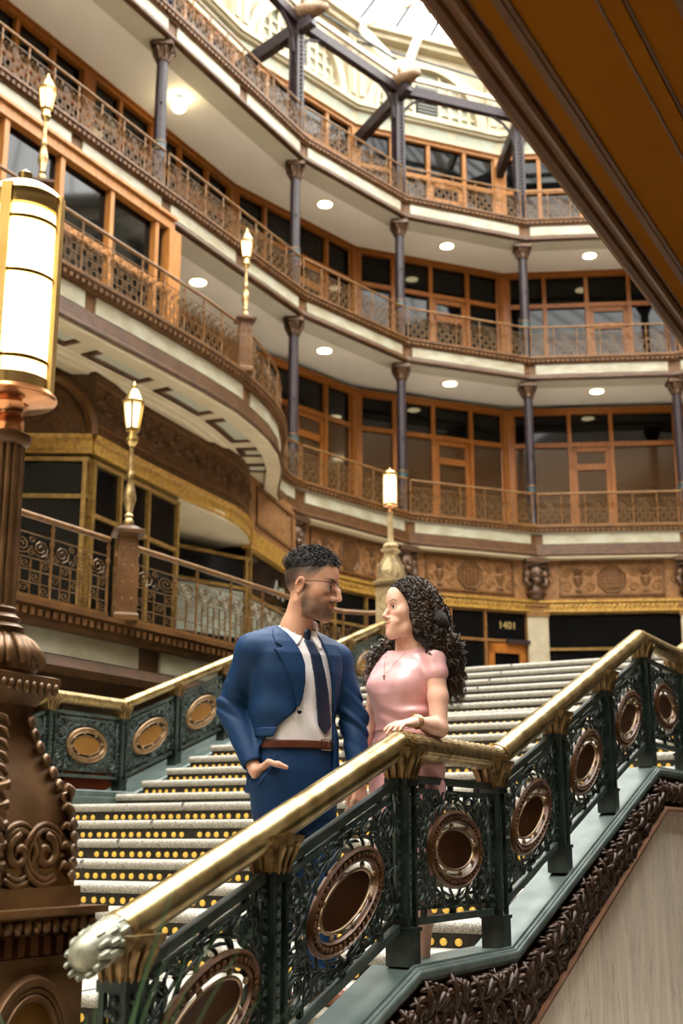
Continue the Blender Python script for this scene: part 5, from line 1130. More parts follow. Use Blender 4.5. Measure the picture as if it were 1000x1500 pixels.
    if not fem:
        brd = np.clip(1-np.abs(z+.088)/.045, 0, 1)**.6*(x > -.005)*(z < -.045); lipz = np.exp(-((z+.067)/.008)**2)*(x > .085)*(ay < .022); tash = np.exp(-((z+.052)/.0055)**2)*(x > .085)*(ay < .030)
        side = np.exp(-((x-.005)/.016)**2)*(z < .0)*(z > -.09)*(ay > .045); goat = np.exp(-((z+.098)/.022)**2)*(x > .06)*(ay < .032); neckm = (z > -.128).astype(float)
        col = paint(np.clip(brd*.8, 0, 1)*neckm*(1-lipz), (.10,.062,.048), .8); col = paint(tash*(1-.6*lipz), (.045,.028,.022), .85); col = paint(goat*neckm*(1-lipz), (.045,.028,.022), .7); col = paint(side, (.10,.062,.048), .75); col = paint(np.clip((-.030-z)/.03, 0, 1)*neckm*np.clip((x+.005)/.02, 0, 1)*(ay > .022), (.13,.082,.062), .5)
        hl = (z > np.interp(x, [-.12,-.03,.03,.055,.08], [-.055,-.012,.030,.062,.090])); fade = np.clip((z-np.interp(x, [-.12,-.03,.04,.08], [-.065,-.03,.02,.085]))/.05, 0, 1)*(ay < .0795)
        notear = 1-np.clip(g(-.02,.086,-.008,.024,.012,.036)*2.2, 0, 1)
        col = paint(fade*hl*notear, (.022,.018,.017), .93)
        brow = g(.09,.034,.0305+.0*ay,.02,.019,.0048)*(x > .06); col = paint(np.clip(brow*1.8, 0, 1), (.022,.016,.014), .9)
    else:
        brow = np.exp(-((z-(.0270+.006*np.exp(-((ay-.038)/.012)**2)))/.0025)**2)*(ay > .012)*(ay < .052)*(x > .06); col = paint(np.clip(brow*1.4, 0, 1), (.06,.03,.02), .7)
        lash = np.exp(-((z-.0105)/.0018)**2)*(ay > .018)*(ay < .050)*(x > .075); col = paint(lash, (.03,.015,.012), .8)
    return v*sc, f, col
def hand_chain(S, wrist, palm_dir, side_dir, nrm, curl, sc=1., thumb=(.6,.5), spread=.1, k=.006, splay=None):
    """palm plus five fingers: palm_dir wrist to knuckles, side_dir towards the thumb, nrm out of the back of the hand; curl gives each finger's bend"""
    w_ = np.array(wrist, float); d = np.array(palm_dir, float); d /= np.linalg.norm(d); n = np.array(nrm, float); n -= d*(n@d); n /= np.linalg.norm(n); s_ = np.cross(d, n); s_ = s_ if s_@np.array(side_dir) > 0 else -s_
    L = .085*sc; tips = []
    S.cone(w_-d*.03*sc, w_+d*.015*sc, .024*sc, .023*sc, k)
    for j, o_ in enumerate((.030,.010,-.010,-.028)): S.cone(w_+s_*o_*.6*sc, w_+d*L*(1-.05*abs(j-1))+s_*o_*sc, .015*sc, .0115*sc, .012)
    lens_ = (.072,.080,.075,.058)
    for j, o_ in enumerate((.030,.010,-.010,-.028)):
        p = w_+d*L*(1-.05*abs(j-1))+s_*o_*sc; dirn = d+s_*spread*(1.5-j)*.6; dirn /= np.linalg.norm(dirn); c_ = curl[j]; pts = [p]; rs = [.0098*sc]
        for q, (fr, rr) in enumerate(((.45,.0092),(.30,.0085),(.25,.0072))):
            a = c_*(.55,.85,.6)[q]; dirn = dirn*math.cos(a)-n*math.sin(a); dirn /= np.linalg.norm(dirn); 
            n_ = n; p = p+dirn*lens_[j]*fr*sc; pts.append(p); rs.append(rr*sc)
        S.chain(pts, rs, k*.5); tips.append((pts[-1], dirn))
    tb = w_+s_*.022*sc+d*.015*sc; t1 = tb+(s_*thumb[0]+d*thumb[1]-n*.15)*.045*sc; t2 = t1+(s_*thumb[0]*.35+d*.9-n*.2)*.034*sc; t3 = t2+(d*.95-n*.25+s_*.05)*.026*sc
    S.chain([tb, t1, t2, t3], [.016*sc,.0125*sc,.0105*sc,.0085*sc], k); tips.append((t3, d)); return tips
def loft_fn(cx, cy, ang, zs, As, Bs, us=None, fs=None, p=2.3):
    """closed torso-like volume: ellipse half axes As (across) and Bs (front-back) by height; ang turns its front, 0 = towards the camera"""
    ca, sa = math.cos(ang), math.sin(ang)                       # u: across (his left), f: front
    def uf(x, y, z):
        dx, dy = x-cx, y-cy; u = dx*ca+dy*sa; f = dx*sa-dy*ca
        if us is not None: u = u-np.interp(z, zs, us)
        if fs is not None: f = f-np.interp(z, zs, fs)
        return u, f
    def d(x, y, z):
        u, f = uf(x, y, z); a = np.interp(z, zs, As); b_ = np.interp(z, zs, Bs); q = (np.abs(u/a)**p+np.abs(f/b_)**p)**(1/p); r = (q-1)*np.minimum(a, b_)*1.05
        return np.maximum(r, np.maximum(zs[0]-z, z-zs[-1]))
    return d, uf
def xf_pts(v, R, t): return v @ np.array(R).T+np.array(t)
class Person:
    def __init__(s, x, y, label):
        s.R = rotz(28.668*HD); s.t = np.array((x, y, -.645)); s.root = thing('person', label, 'person', (x, y, -.645))
    def put(s, name, chunks, mat, cols=None, parent=None, it=0, kind=None):
        ch = [(xf_pts(c[0], s.R, s.t), c[1]) for c in chunks]; return ob(name, np_mesh(name, ch, mat, cols, it), None, parent or s.root, kind=kind)
    def mb(s, name, mb, mat, parent=None, smooth=50, kind=None):
        mb.v = [tuple(p) for p in xf_pts(np.array(mb.v), s.R, s.t)]; return ob(name, mb, mat, parent or s.root, smooth=smooth, kind=kind)
# ---------------------------------------------------------------- the man
man = Person(-2.62, 4.66, 'man in a navy suit with white shirt and dark tie, hand in pocket')
ANG = 30*HD; CX, CY = -.135, .03
jz = [.83,.92,1.02,1.12,1.22,1.32,1.40,1.45,1.485,1.51,1.53]
jA = [.205,.200,.192,.188,.195,.208,.214,.208,.178,.120,.085]
jB = [.150,.145,.136,.128,.130,.134,.128,.112,.092,.074,.060]
jF = [-.01,-.005,0,.0,.0,.0,-.005,-.012,-.022,-.03,-.035]
jd, uf = loft_fn(CX, CY, ANG, jz, jA, jB, None, jF)
off = lambda fn, e: (lambda x, y, z: fn(x, y, z)-e)
zsS = [.90,1.00,1.05,1.12,1.22,1.32,1.40,1.45,1.49,1.515,1.53]
sd_, uf_s = loft_fn(CX, CY, ANG, zsS, [.165,.168,.166,.166,.176,.190,.196,.185,.150,.095,.078], [.112,.112,.113,.112,.114,.118,.113,.098,.080,.068,.062], None, [.004,.004,.004,.004,.004,.002,-.003,-.010,-.020,-.026,-.03])
# opening of the jacket, in the torso's own coordinates (u to his left, z up)
oz = [.80,.90,.98,1.06,1.12,1.16,1.22,1.30,1.38,1.46,1.50,1.56]
oL = [-.24,-.215,-.195,-.160,-.105,-.055,-.030,-.024,-.030,-.062,-.085,-.095]
oR = [.128,.130,.132,.134,.136,.136,.132,.122,.104,.078,.070,.06]
def opening(x, y, z):
    u, f = uf(x, y, z); return np.maximum(np.maximum(np.interp(z, oz, oL)-u, u-np.interp(z, oz, oR)), .03-f)*.9
def wrinkle(cen, amp, fr, ax_=(0.3,0.2,1.), fall=.09):
    cen = np.array(cen); ax_ = np.array(ax_)
    def w_(x, y, z):
        dx, dy, dz = x-cen[0], y-cen[1], z-cen[2]; g_ = np.exp(-(dx*dx+dy*dy+dz*dz)/fall**2); ph = dx*ax_[0]+dy*ax_[1]+dz*ax_[2]
        return amp*g_*(np.sin(ph*fr+6*dx)+.6*np.sin(ph*fr*1.7-9*dy+1.3))
    return w_
SH1, EL1, WR1 = (-.308,-.040,1.415), (-.405,.035,1.185), (-.300,-.085,.945)
SH2, EL2, WR2 = (.035,.125,1.395), (.115,.125,1.145), (.135,.045,.905)
def add_sleeve(S, a, b_, c_, r=(.072,.060,.044), k=.03):
    w1 = wrinkle(b_, .0075, 80, (.8,.3,1.), fall=.10); S.cone(a, b_, r[0], r[1], k, 'add', w1); S.cone(b_, c_, r[1], r[2], .02, 'add', w1)
J = SDF((-.56,-.26,.79), (.30,.34,1.57), .0062)
def jw(x, y, z):
    u, f = uf(x, y, z); return jd(x, y, z)+.006*np.sin(30*z+22*u+2.*np.sin(14*u))*np.exp(-((z-1.14)/.12)**2)+.003*np.sin(60*u+8*z)*np.exp(-((z-.92)/.08)**2)
J.comb((-.42,-.22,.83), (.16,.28,1.545), jw, .01); J.comb((-.46,-.3,.78), (.16,.14,1.60), opening, .006, 'sub')
add_sleeve(J, SH1, EL1, WR1); add_sleeve(J, SH2, EL2, WR2)
J.cone((-.25,.0,1.475), SH1, .045, .070, .04); J.cone((-.06,.09,1.46), SH2, .045, .068, .04)
J.cone(WR1, tuple(np.array(WR1)+(np.array(WR1)-np.array(EL1))*.25), .030, .030, .004, 'sub'); J.cone(WR2, tuple(np.array(WR2)+(np.array(WR2)-np.array(EL2))*.25), .030, .030, .004, 'sub')
def cuff_cut(c_, el):
    n = np.array(c_)-np.array(el); n = n/np.linalg.norm(n); c2 = np.array(c_)+n*.004
    return lambda x, y, z: np.maximum(-((x-c2[0])*n[0]+(y-c2[1])*n[1]+(z-c2[2])*n[2]), np.sqrt((x-c2[0])**2+(y-c2[1])**2+(z-c2[2])**2)-.075)
for c_, e_ in ((WR1, EL1), (WR2, EL2)): J.comb(np.array(c_)-.08, np.array(c_)+.08, cuff_cut(c_, e_), .004, 'sub')
jk = man.put('jacket', [J.mesh()], 'suit', it=1)
# lapels and pocket flap: thin layers that follow the jacket
def decal(base, uff, poly, e0, e1, lo, hi, h=.0042, fmin=.0):
    pz = [p[0] for p in poly]; a = [p[1] for p in poly]; b_ = [p[2] for p in poly]; S = SDF(lo, hi, h, .05)
    def fn(x, y, z):
        u, f = uff(x, y, z); dd = base(x, y, z); q = np.maximum(np.maximum(np.interp(z, pz, a)-u, u-np.interp(z, pz, b_)), np.maximum(pz[0]-z, z-pz[-1]))
        return np.maximum(np.maximum(np.maximum(dd-e1, e0-dd), q), fmin-f)
    S.comb(lo, hi, fn, .001); return S.mesh()
box_j = ((-.42,-.24,.80), (.20,.30,1.58))
lapL = [(1.175,-.052,-.046),(1.21,-.062,-.032),(1.28,-.088,-.022),(1.36,-.122,-.024),(1.415,-.150,-.042),(1.419,-.112,-.044),(1.44,-.140,-.052),(1.475,-.138,-.066),(1.505,-.122,-.078),(1.525,-.105,-.085)]
lapR = [(1.165,.132,.138),(1.20,.130,.150),(1.28,.122,.172),(1.36,.106,.186),(1.412,.092,.192),(1.416,.090,.156),(1.44,.082,.172),(1.475,.074,.160),(1.505,.066,.122),(1.525,.06,.09)]
man.put('lapel', [decal(jd, uf, lapL, -.006, .0085, *box_j)], 'suit', parent=jk, it=1); man.put('lapel', [decal(jd, uf, lapR, -.006, .0085, *box_j)], 'suit', parent=jk, it=1)
man.put('pocket_flap', [decal(jd, uf, [(1.052,-.190,-.150),(1.092,-.190,-.132)], -.003, .006, *box_j)], 'suit', parent=jk, it=1)
def surf_pt(base, uff, u, z, e=0., cx=CX, cy=CY, ang=ANG):
    """point on the front of a loft at torso coordinates (u, z)"""
    lo, hi = .0, .3; ca, sa = math.cos(ang), math.sin(ang)
    P_ = lambda f: (cx+u*ca+f*sa, cy+u*sa-f*ca, z)
    for _ in range(40):
        m_ = (lo+hi)/2
        if float(base(*[np.float64(q) for q in P_(m_)])) < e: lo = m_
        else: hi = m_
    return P_(lo)
for uu, zz in ((-.045,1.155),): man.mb('button', MB().ball(surf_pt(jd, uf, uu, zz, .002), (.010,.006,.010), 10, 6), 'button', jk)
# shirt, collar, tie
S = SDF((-.40,-.20,.93), (.15,.28,1.56), .0055)
S.comb((-.40,-.2,.93), (.15,.25,1.53), lambda x, y, z: sd_(x, y, z)+.0035*np.sin(55*uf_s(x, y, z)[0]+20*z)*np.exp(-((z-1.10)/.06)**2)+.002*np.sin(34*z+20*x), .01)
sh = man.put('shirt', [S.mesh()], 'shirt', it=1)
NB = (-.118,.036,1.512); NT = (-.108,.032,1.575)                  # collar band round the neck
cb = SDF((-.26,-.10,1.44), (.02,.18,1.62), .0042); nb, nt_ = np.array(NB), np.array(NT); nn = (nt_-nb)/np.linalg.norm(nt_-nb)
def band_(x, y, z):
    t = (x-nb[0])*nn[0]+(y-nb[1])*nn[1]+(z-nb[2])*nn[2]; r = np.sqrt(np.maximum((x-nb[0]-t*nn[0])**2+(y-nb[1]-t*nn[1])**2+(z-nb[2]-t*nn[2])**2, 0)); front = ((x-nb[0])*.5-(y-nb[1])*.866)
    top_ = .058-.020*np.clip(front/.07, -1, 1); return np.maximum(np.abs(r-.0690-.24*np.maximum(.045-t, 0))-.0042, np.maximum(np.maximum(-t-.02, t-top_), (front-.80*r)))
cb.comb((-.26,-.10,1.44), (.02,.18,1.62), band_, .002); man.put('collar', [cb.mesh()], 'shirt', parent=sh, it=1)
box_s = ((-.36,-.22,1.0), (.14,.22,1.57))
man.put('collar_wing', [decal(sd_, uf_s, [(1.425,-.062,-.054),(1.45,-.080,-.028),(1.48,-.098,-.002),(1.515,-.10,.014)], -.002, .010, *box_s)], 'shirt', parent=sh, it=1)
man.put('collar_wing', [decal(sd_, uf_s, [(1.425,.066,.074),(1.45,.046,.080),(1.48,.030,.086),(1.515,.018,.085)], -.002, .010, *box_s)], 'shirt', parent=sh, it=1)
tie = man.put('tie', [decal(sd_, uf_s, [(1.070,.086,.090),(1.105,.050,.124),(1.25,.034,.100),(1.40,.012,.062),(1.465,-.004,.038)], -.002, .0105, *box_s)], 'tie', it=1)
kp = surf_pt(sd_, uf_s, .017, 1.478, .004); KN = SDF((kp[0]-.05,kp[1]-.05,1.42), (kp[0]+.05,kp[1]+.05,1.53), .0035); KN.cone((kp[0],kp[1],1.455), (kp[0]-.002,kp[1]+.006,1.495), .013, .021, .004); man.put('tie_knot', [KN.mesh()], 'tie', parent=tie)
# trousers
td, uf_t = loft_fn(CX, CY, ANG, [.74,.84,.92,1.0,1.045], [.165,.178,.180,.172,.168], [.125,.130,.128,.118,.115], None, [0,0,0,.002,.004])
T = SDF((-.40,-.26,.04), (.18,.26,1.06), .0065); T.comb((-.38,-.2,.74), (.1,.24,1.045), td, .02)
fw = np.array((math.sin(ANG), -math.cos(ANG), 0)); lf_ = np.array((math.cos(ANG), math.sin(ANG), 0))
HIP1, HIP2 = np.array((CX, CY, .86))-lf_*.088, np.array((CX, CY, .86))+lf_*.088
AN1, AN2 = np.array((-.215,.055,.07)), np.array((-.02,.075,.07)); KN1, KN2 = (HIP1+AN1)/2+fw*.03, (HIP2+AN2)/2+fw*.02; KN1[2] = KN2[2] = .48
for hp, kn_, an in ((HIP1, KN1, AN1), (HIP2, KN2, AN2)): T.chain([hp, kn_, an], [.096,.078,.064], .03, wrinkle((an[0], an[1], .14), .005, 70))
T.comb((-.4,-.3,.0), (.2,.3,.06), lambda x, y, z: z-.055+0*x, .004, 'sub')
pk = surf_pt(td, uf_t, -.150, .885)
T.cone((-.255,-.062,.865), (-.235,-.045,.79), .050, .055, .04)   # bulge of the hand in the pocket
tro = man.put('trousers', [T.mesh()], 'suit', it=1)
bz = 1.030; blt = man.put('belt', [decal(td, uf_t, [(1.008,-.3,.3),(1.042,-.3,.3)], -.004, .009, (-.36,-.22,.98), (.1,.22,1.07), .004, -.3)], 'belt')
bp_ = surf_pt(td, uf_t, .085, 1.025, .010); ex = lf_*.022
bk = MB(); q0 = np.array(bp_)+fw*.003
for sx in (-1, 1): bk.bar(q0+ex*sx-np.array((0,0,.021)), q0+ex*sx+np.array((0,0,.021)), .005)
for sz in (-1, 1): bk.bar(q0-ex+np.array((0,0,.021*sz)), q0+ex+np.array((0,0,.021*sz)), .005)
man.mb('buckle', bk, 'steel', blt, None)
for an, dr in ((AN1, fw), (AN2, np.array((.80,-.60,0)))):
    dr = dr/np.linalg.norm(dr); SHO = SDF((an[0]-.28,an[1]-.30,-.01), (an[0]+.28,an[1]+.2,.16), .005)
    h0 = np.array((an[0], an[1], 0))-dr*.03; SHO.cone(h0+(0,0,.045), h0+dr*.10+(0,0,.040), .044, .044, .02); SHO.cone(h0+dr*.10+(0,0,.036), h0+dr*.20+(0,0,.026), .046, .036, .02); SHO.cone(h0+dr*.20+(0,0,.026), h0+dr*.245+(0,0,.022), .034, .022, .02); SHO.cone(h0+(0,0,.05), h0+(0,0,.095), .040, .044, .02)
    SHO.comb((-1,-1,-.1), (1,1,.0), lambda x, y, z: z-.002+0*x, .003, 'sub'); man.put('shoe', [SHO.mesh()], 'shoe')
# body: head, neck, hands and what the clothes hide, one mesh
hs = 1.10; hv, hf, hc = head(False, hs); HR = rotz(-17*HD) @ roty(9*HD) @ rotx(-2*HD); HT = np.array((-.066,.005,1.695)); hv = xf_pts(hv, HR, HT)
HB = SDF((-.46,-.28,.70), (.26,.24,1.02), .0034)
tips1 = hand_chain(HB, (-.285,-.062,.915), (.20,.05,-.50), (.75,-.35,.2), (-.6,-.75,-.2), (.15,.15,.2,.25), .94, thumb=(.5,.6))
man.mb('pocket_edge', MB().tube([(-.283,-.098,.850), (-.262,-.128,.872), (-.236,-.138,.905), (-.212,-.139,.945), (-.20,-.135,.985)], .0042, 6), 'suit', tro)
# the thumb lies outside the pocket
HB.chain([(-.268,-.095,.922), (-.232,-.128,.948), (-.192,-.142,.940), (-.160,-.143,.928)], [.017,.0140,.012,.0095], .008)
HB.cone((-.305,-.080,.955), (-.288,-.105,.915), .027, .026, .01)
HB.cone((-.292,-.075,.93), (-.262,-.075,.87), .026, .030, .015)
tips2 = hand_chain(HB, (.137,.030,.885), (.02,-.10,-.75), (-.7,-.55,.0), (.55,-.70,.10), (1.0,1.05,1.1,1.15), 1.0, thumb=(.5,.6))
hbm = HB.mesh()
TB = SDF((-.48,-.22,.05), (.22,.26,1.60), .012)
TB.comb((-.36,-.18,.84), (.12,.22,1.50), off(sd_, -.025), .02); TB.chain([np.array((-.12,.04,1.44)), np.array((-.11,.035,1.56))], [.06,.055], .03)
for a, b_, c_ in ((SH1, EL1, WR1), (SH2, EL2, WR2)): TB.chain([a, b_, c_], [.045,.038,.024], .02)
for hp, kn_, an in ((HIP1, KN1, AN1), (HIP2, KN2, AN2)): TB.chain([hp, kn_, an], [.07,.05,.038], .03)
tbm = TB.mesh(); sk = np.array((.60,.325,.215)); hcol = np.tile(np.array((.62,.33,.23)), (len(hbm[0]), 1))
bod = man.put('body', [(hv, hf), hbm, tbm], 'skin', [hc, hcol, np.tile(sk, (len(tbm[0]), 1))])
Hp = lambda p: tuple(HR @ (np.array(p)*hs)+HT)
for sy in (-1, 1):
    ey = MB().ball((0,0,0), .0122*hs, 14, 10); ey.v = [tuple(np.array(v)+np.array(Hp((.0775,sy*.0325,.0052)))) for v in ey.v]; e0 = man.mb('eye', ey, 'eye_white', bod, 80)
    dv = HR @ np.array((math.cos(sy*10*HD), math.sin(sy*10*HD), -.05)); cc = np.array(Hp((.0775,sy*.0325,.0052))); ir = MB().ball((0,0,0), .0062*hs, 12, 8); ir.v = [tuple(np.array(v)+cc+dv*.0085*hs) for v in ir.v]; man.mb('iris', ir, 'iris', e0, 80)
# spectacles
gl_ = MB(); lens_p = {}
for sy in (-1, 1):
    cy_, cz_ = sy*.0335, .002; lp_ = []
    for i_ in range(28):
        a = 2*PI*i_/28; c_, s_ = math.cos(a), math.sin(a); q = 3.2; rr = (abs(c_)**q+abs(s_)**q)**(-1/q); lp_.append((.1085-.12*(cy_*sy+.026*rr*c_*1.0-.03)**2-.010*max(0, (abs(cy_+sy*0+.026*rr*c_)-.03)/.03), cy_+.0265*rr*c_, cz_+.0215*rr*s_-.001))
    lens_p[sy] = [Hp(p) for p in lp_]; gl_.tube(lens_p[sy], .0013, 5, closed=True)
    gl_.tube([Hp(p) for p in ((.104,sy*.060,.014),(.098,sy*.0735,.016),(.05,sy*.0790,.015),(.0,sy*.0825,.012),(-.022,sy*.086,.006),(-.036,sy*.085,-.012))], .0016, 5)
gl_.tube([Hp(p) for p in ((.109,-.010,.010),(.112,0,.013),(.109,.010,.010))], .0013, 5)
sp_ = man.mb('spectacles', gl_, 'specs', None, 60)
for sy in (-1, 1): c_ = tuple(np.mean(np.array(lens_p[sy]), 0)); man.mb('spectacle_lens', MB().add([c_]+lens_p[sy], [(0, 1+k, 1+(k+1) % 28) for k in range(28)]), 'lens_glass', sp_, None)
# tight curls on the crown
hr = []; R_ = random.Random(11); made = 0
while made < 1100:
    th_ = R_.uniform(0, 2*PI); ph = R_.uniform(0, 1.25); d_ = np.array((math.sin(ph)*math.cos(th_), math.sin(ph)*math.sin(th_), math.cos(ph)))
    p = np.array((-.014,0,.042))+d_*np.array((.104,.080,.093))
    lim = np.interp(p[0], [-.12,-.06,.0,.05,.085], [.040,.052,.062,.080,.094])
    if p[2] < lim or p[0] > .082: continue
    n_ = d_/np.array((.104,.080,.093)); n_ /= np.linalg.norm(n_); t_ = np.cross(n_, (R_.uniform(-1,1), R_.uniform(-1,1), R_.uniform(-1,1))); t_ /= np.linalg.norm(t_); b2 = np.cross(n_, t_)
    hgt = R_.uniform(.018,.044)*(1.1-.25*abs(p[1])/.08); rad = R_.uniform(.0045,.0085); a0 = R_.uniform(0, 6.3); tn = R_.uniform(1.2,2.3); lean = np.array((.35,0,0))*.012+t_*R_.uniform(-.008,.008); pts = []
    for i_ in range(20): q = i_/19; a = a0+2*PI*tn*q; pts.append(Hp(p-n_*.004+n_*hgt*q+lean*q*q+(t_*math.cos(a)+b2*math.sin(a))*rad*min(1, q*3)))
    hr.append(pts); made += 1
hcap = SDF((-.15,-.12,.02), (.13,.12,.19), .005); hcap.ell((-.014,0,.046), (.104,.080,.095), .01); hcap.comb((-.2,-.2,-.1), (.2,.2,.3), lambda x, y, z: z-np.interp(x, [-.12,-.06,.0,.05,.085], [.045,.056,.066,.084,.100])+0*y, .012, 'sub'); cv, cf = hcap.mesh()
man.put('hair_base', [(xf_pts(cv*hs, HR, HT), cf)], 'hair_man', it=1); man.put('hair_curls', [strands(hr, [.0019]*17+[.0016,.0012,.0006], 4)], 'hair_man', kind='stuff')
# ---------------------------------------------------------------- the woman
wom = Person(-2.40, 4.97, 'woman in a pink satin dress with long dark curly hair, hand on the handrail')
WANG = -44*HD; WX, WY = -.005, -.01
wz = [.50,.60,.72,.84,.92,1.0,1.07,1.13,1.19,1.25,1.30,1.35,1.39,1.42,1.445]
wA = [.140,.152,.166,.180,.182,.168,.146,.134,.137,.146,.154,.160,.160,.140,.095]
wB = [.100,.112,.122,.130,.126,.112,.100,.098,.108,.118,.116,.104,.090,.074,.056]
wF = [0,0,-.004,-.008,-.006,0,.004,.006,.014,.020,.018,.008,-.004,-.014,-.022]
wd, wuf = loft_fn(WX, WY, WANG, wz, wA, wB, None, wF, 2.15)
wf = np.array((math.sin(WANG), -math.cos(WANG), 0)); wl = np.array((math.cos(WANG), math.sin(WANG), 0))
wp = lambda u, f, z: tuple(np.array((WX, WY, z))+wl*u+wf*f)
D_ = SDF((-.26,-.26,.49), (.26,.24,1.47), .0052)
def dressf(x, y, z):
    u, f = wuf(x, y, z); side = np.exp(-((u-.10)/.09)**2)
    fold = .0085*np.sin(88*(z+.10*u+.02*np.sin(20*u)))*np.exp(-((z-1.155)/.045)**2)*(.35+side)+.0075*np.sin(80*(z-.16*u)+1)*np.exp(-((z-.98)/.12)**2)*side+.0045*np.sin(46*(z+.9*np.abs(u))+1.)*np.exp(-((z-1.37)/.045)**2)+.004*np.sin(60*(z+.5*u))*np.exp(-((z-1.20)/.05)**2)*side
    return wd(x, y, z)+fold
D_.comb((-.24,-.24,.50), (.24,.22,1.445), dressf, .01)
for s_ in (-1, 1): D_.ell(wp(s_*.068,.075,1.285), (.062,.062,.058), .035)
# cap sleeves
SHL, SHR = wp(.158,-.014,1.392), wp(-.158,-.014,1.392)
EL, WRS = (.128,-.165,1.095), (.022,-.315,1.112); ELR = (-.145,.105,1.13)
for sh_, el_, s_ in ((SHL, EL, 1), (SHR, ELR, -1)):
    ax_ = (np.array(el_)-np.array(sh_)); ax_ /= np.linalg.norm(ax_); en = np.array(sh_)+ax_*.058+wl*s_*.006; D_.cone(wp(s_*.085,-.014,1.418), tuple(np.array(sh_)+np.array((0,0,.006))), .034, .050, .03); D_.cone(tuple(np.array(sh_)+np.array((0,0,.004))), tuple(en), .050, .053, .02)
dress = wom.put('dress', [D_.mesh()], 'satin', it=1)
sm = []
for i_ in range(41):
    a = -PI/2*1.0+PI*i_/40*1.0
# hem seam at the waist
wst = [(1.098,-.3,.3),(1.103,-.3,.3)]
wom.put('waist_seam', [decal(wd, wuf, wst, -.002, .0065, (-.24,-.24,1.07), (.24,.22,1.13), .004, -.3)], 'satin', parent=dress)
# body
ws_ = 1.06; hv, hf, hc = head(True, ws_); WR_ = rotz(-(180-20)*HD) @ roty(-4*HD) @ rotx(3*HD); WT = np.array((.020,-.030,1.612)); hv = xf_pts(hv, WR_, WT)
skw = np.array((.76,.445,.33))
AR = SDF((-.20,-.46,1.02), (.30,.05,1.46), .0036)
AR.chain([SHL, tuple((np.array(SHL)*.45+np.array(EL)*.55)+np.array((.006,0,0))), EL], [.044,.042,.037], .02); AR.chain([EL, tuple((np.array(EL)*.6+np.array(WRS)*.4)), WRS], [.037,.033,.021], .02)
htips = hand_chain(AR, (.012,-.328,1.106), (-.55,-.45,-.10), (-.3,.6,.1), (-.05,-.25,1.0), (.42,.50,.55,.60), .86, thumb=(.7,.4), spread=.25)
arm = AR.mesh()
AF = SDF((-.36,-.22,.72), (.10,.30,1.46), .0048); WRR = (-.235,-.02,.925)
AF.chain([SHR, ELR, WRR], [.042,.035,.022], .02); hand_chain(AF, (-.245,-.035,.90), (-.25,-.12,-.45), (.5,-.5,.1), (.55,-.60,.1), (.9,.9,.95,1.0), .86, thumb=(.4,.6)); arf = AF.mesh()
LG = SDF((-.26,-.28,.0), (.22,.24,.62), .006); 
for s_, dx in ((-1, -.012), (1, .012)):
    hp = np.array(wp(s_*.072,0,.60)); kn_ = np.array(wp(s_*.058,.02,.46)); cf_ = np.array(wp(s_*.060,-.012,.32)); an = np.array(wp(s_*.052,-.02,.095)); LG.chain([hp, kn_, cf_, an], [.075,.052,.050,.032], .03)
    LG.cone(an+(0,0,-.01), an+wf*.10+(0,0,-.062), .028, .026, .02); LG.cone(an+wf*.10+(0,0,-.062), an+wf*.16+(0,0,-.072), .028, .016, .015); LG.cone(an+(0,0,-.01), an-wf*.022+(0,0,-.035), .028, .025, .02)
lgm = LG.mesh(); TW = SDF((-.24,-.22,.55), (.24,.2,1.50), .011); TW.comb((-.22,-.2,.56), (.22,.2,1.44), off(wd, -.022), .02); TW.cone(wp(0,-.02,1.40), wp(0,-.012,1.50), .055, .046, .03); tw = TW.mesh()
# upper chest and shoulders that close the neckline
wbod = wom.put('body', [(hv, hf), arm, arf, lgm, tw], 'skin', [hc]+[np.tile(skw, (len(c[0]), 1)) for c in (arm, arf, lgm, tw)])
Wp = lambda p: tuple(WR_ @ (np.array(p)*ws_)+WT)
for sy in (-1, 1):
    cc = np.array(Wp((.0765,sy*.0325,.0050))); ey = MB().ball(tuple(cc), .0122*ws_, 14, 10); e0 = wom.mb('eye', ey, 'eye_white', wbod, 80)
    dv = WR_ @ np.array((math.cos(sy*8*HD+.1), math.sin(sy*8*HD+.1), .08)); wom.mb('iris', MB().ball(tuple(cc+dv*.0088*ws_), .0066*ws_, 12, 8), 'iris', e0, 80)
for (tp, td_) in htips[:4]:
    pass
# bracelets, ring, necklace
br = MB(); wv = np.array(WRS)-np.array(EL); wv /= np.linalg.norm(wv)
for off_, rr in ((-.020,.0275),(-.008,.0262),(.004,.0252)):
    c_ = np.array(WRS)+wv*off_; u_ = np.cross(wv, (0,0,1)); u_ /= np.linalg.norm(u_); v_ = np.cross(u_, wv)
    wom.mb('bracelet', MB().tube([tuple(c_+rr*(math.cos(2*PI*k/24)*u_+math.sin(2*PI*k/24)*v_)) for k in range(24)], .0028, 5, closed=True), 'brass_bright', None, 60)
nk = [surf_pt(wd, wuf, u, z, .004, WX, WY, WANG) for u, z in ((-.055,1.425),(-.03,1.38),(-.012,1.345),(.0,1.332),(.012,1.345),(.03,1.38),(.055,1.425))]
nl = wom.mb('necklace', MB().tube(nk, .0009, 4), 'brass_bright', None, 60); pc = np.array(surf_pt(wd, wuf, .0, 1.318, .006, WX, WY, WANG)); wom.mb('cross_pendant', MB().bar(pc-(0,0,.014), pc+(0,0,.012), .0035).bar(pc+wl*.008+(0,0,.003), pc-wl*.008+(0,0,.003), .0035), 'brass_bright', nl, None)
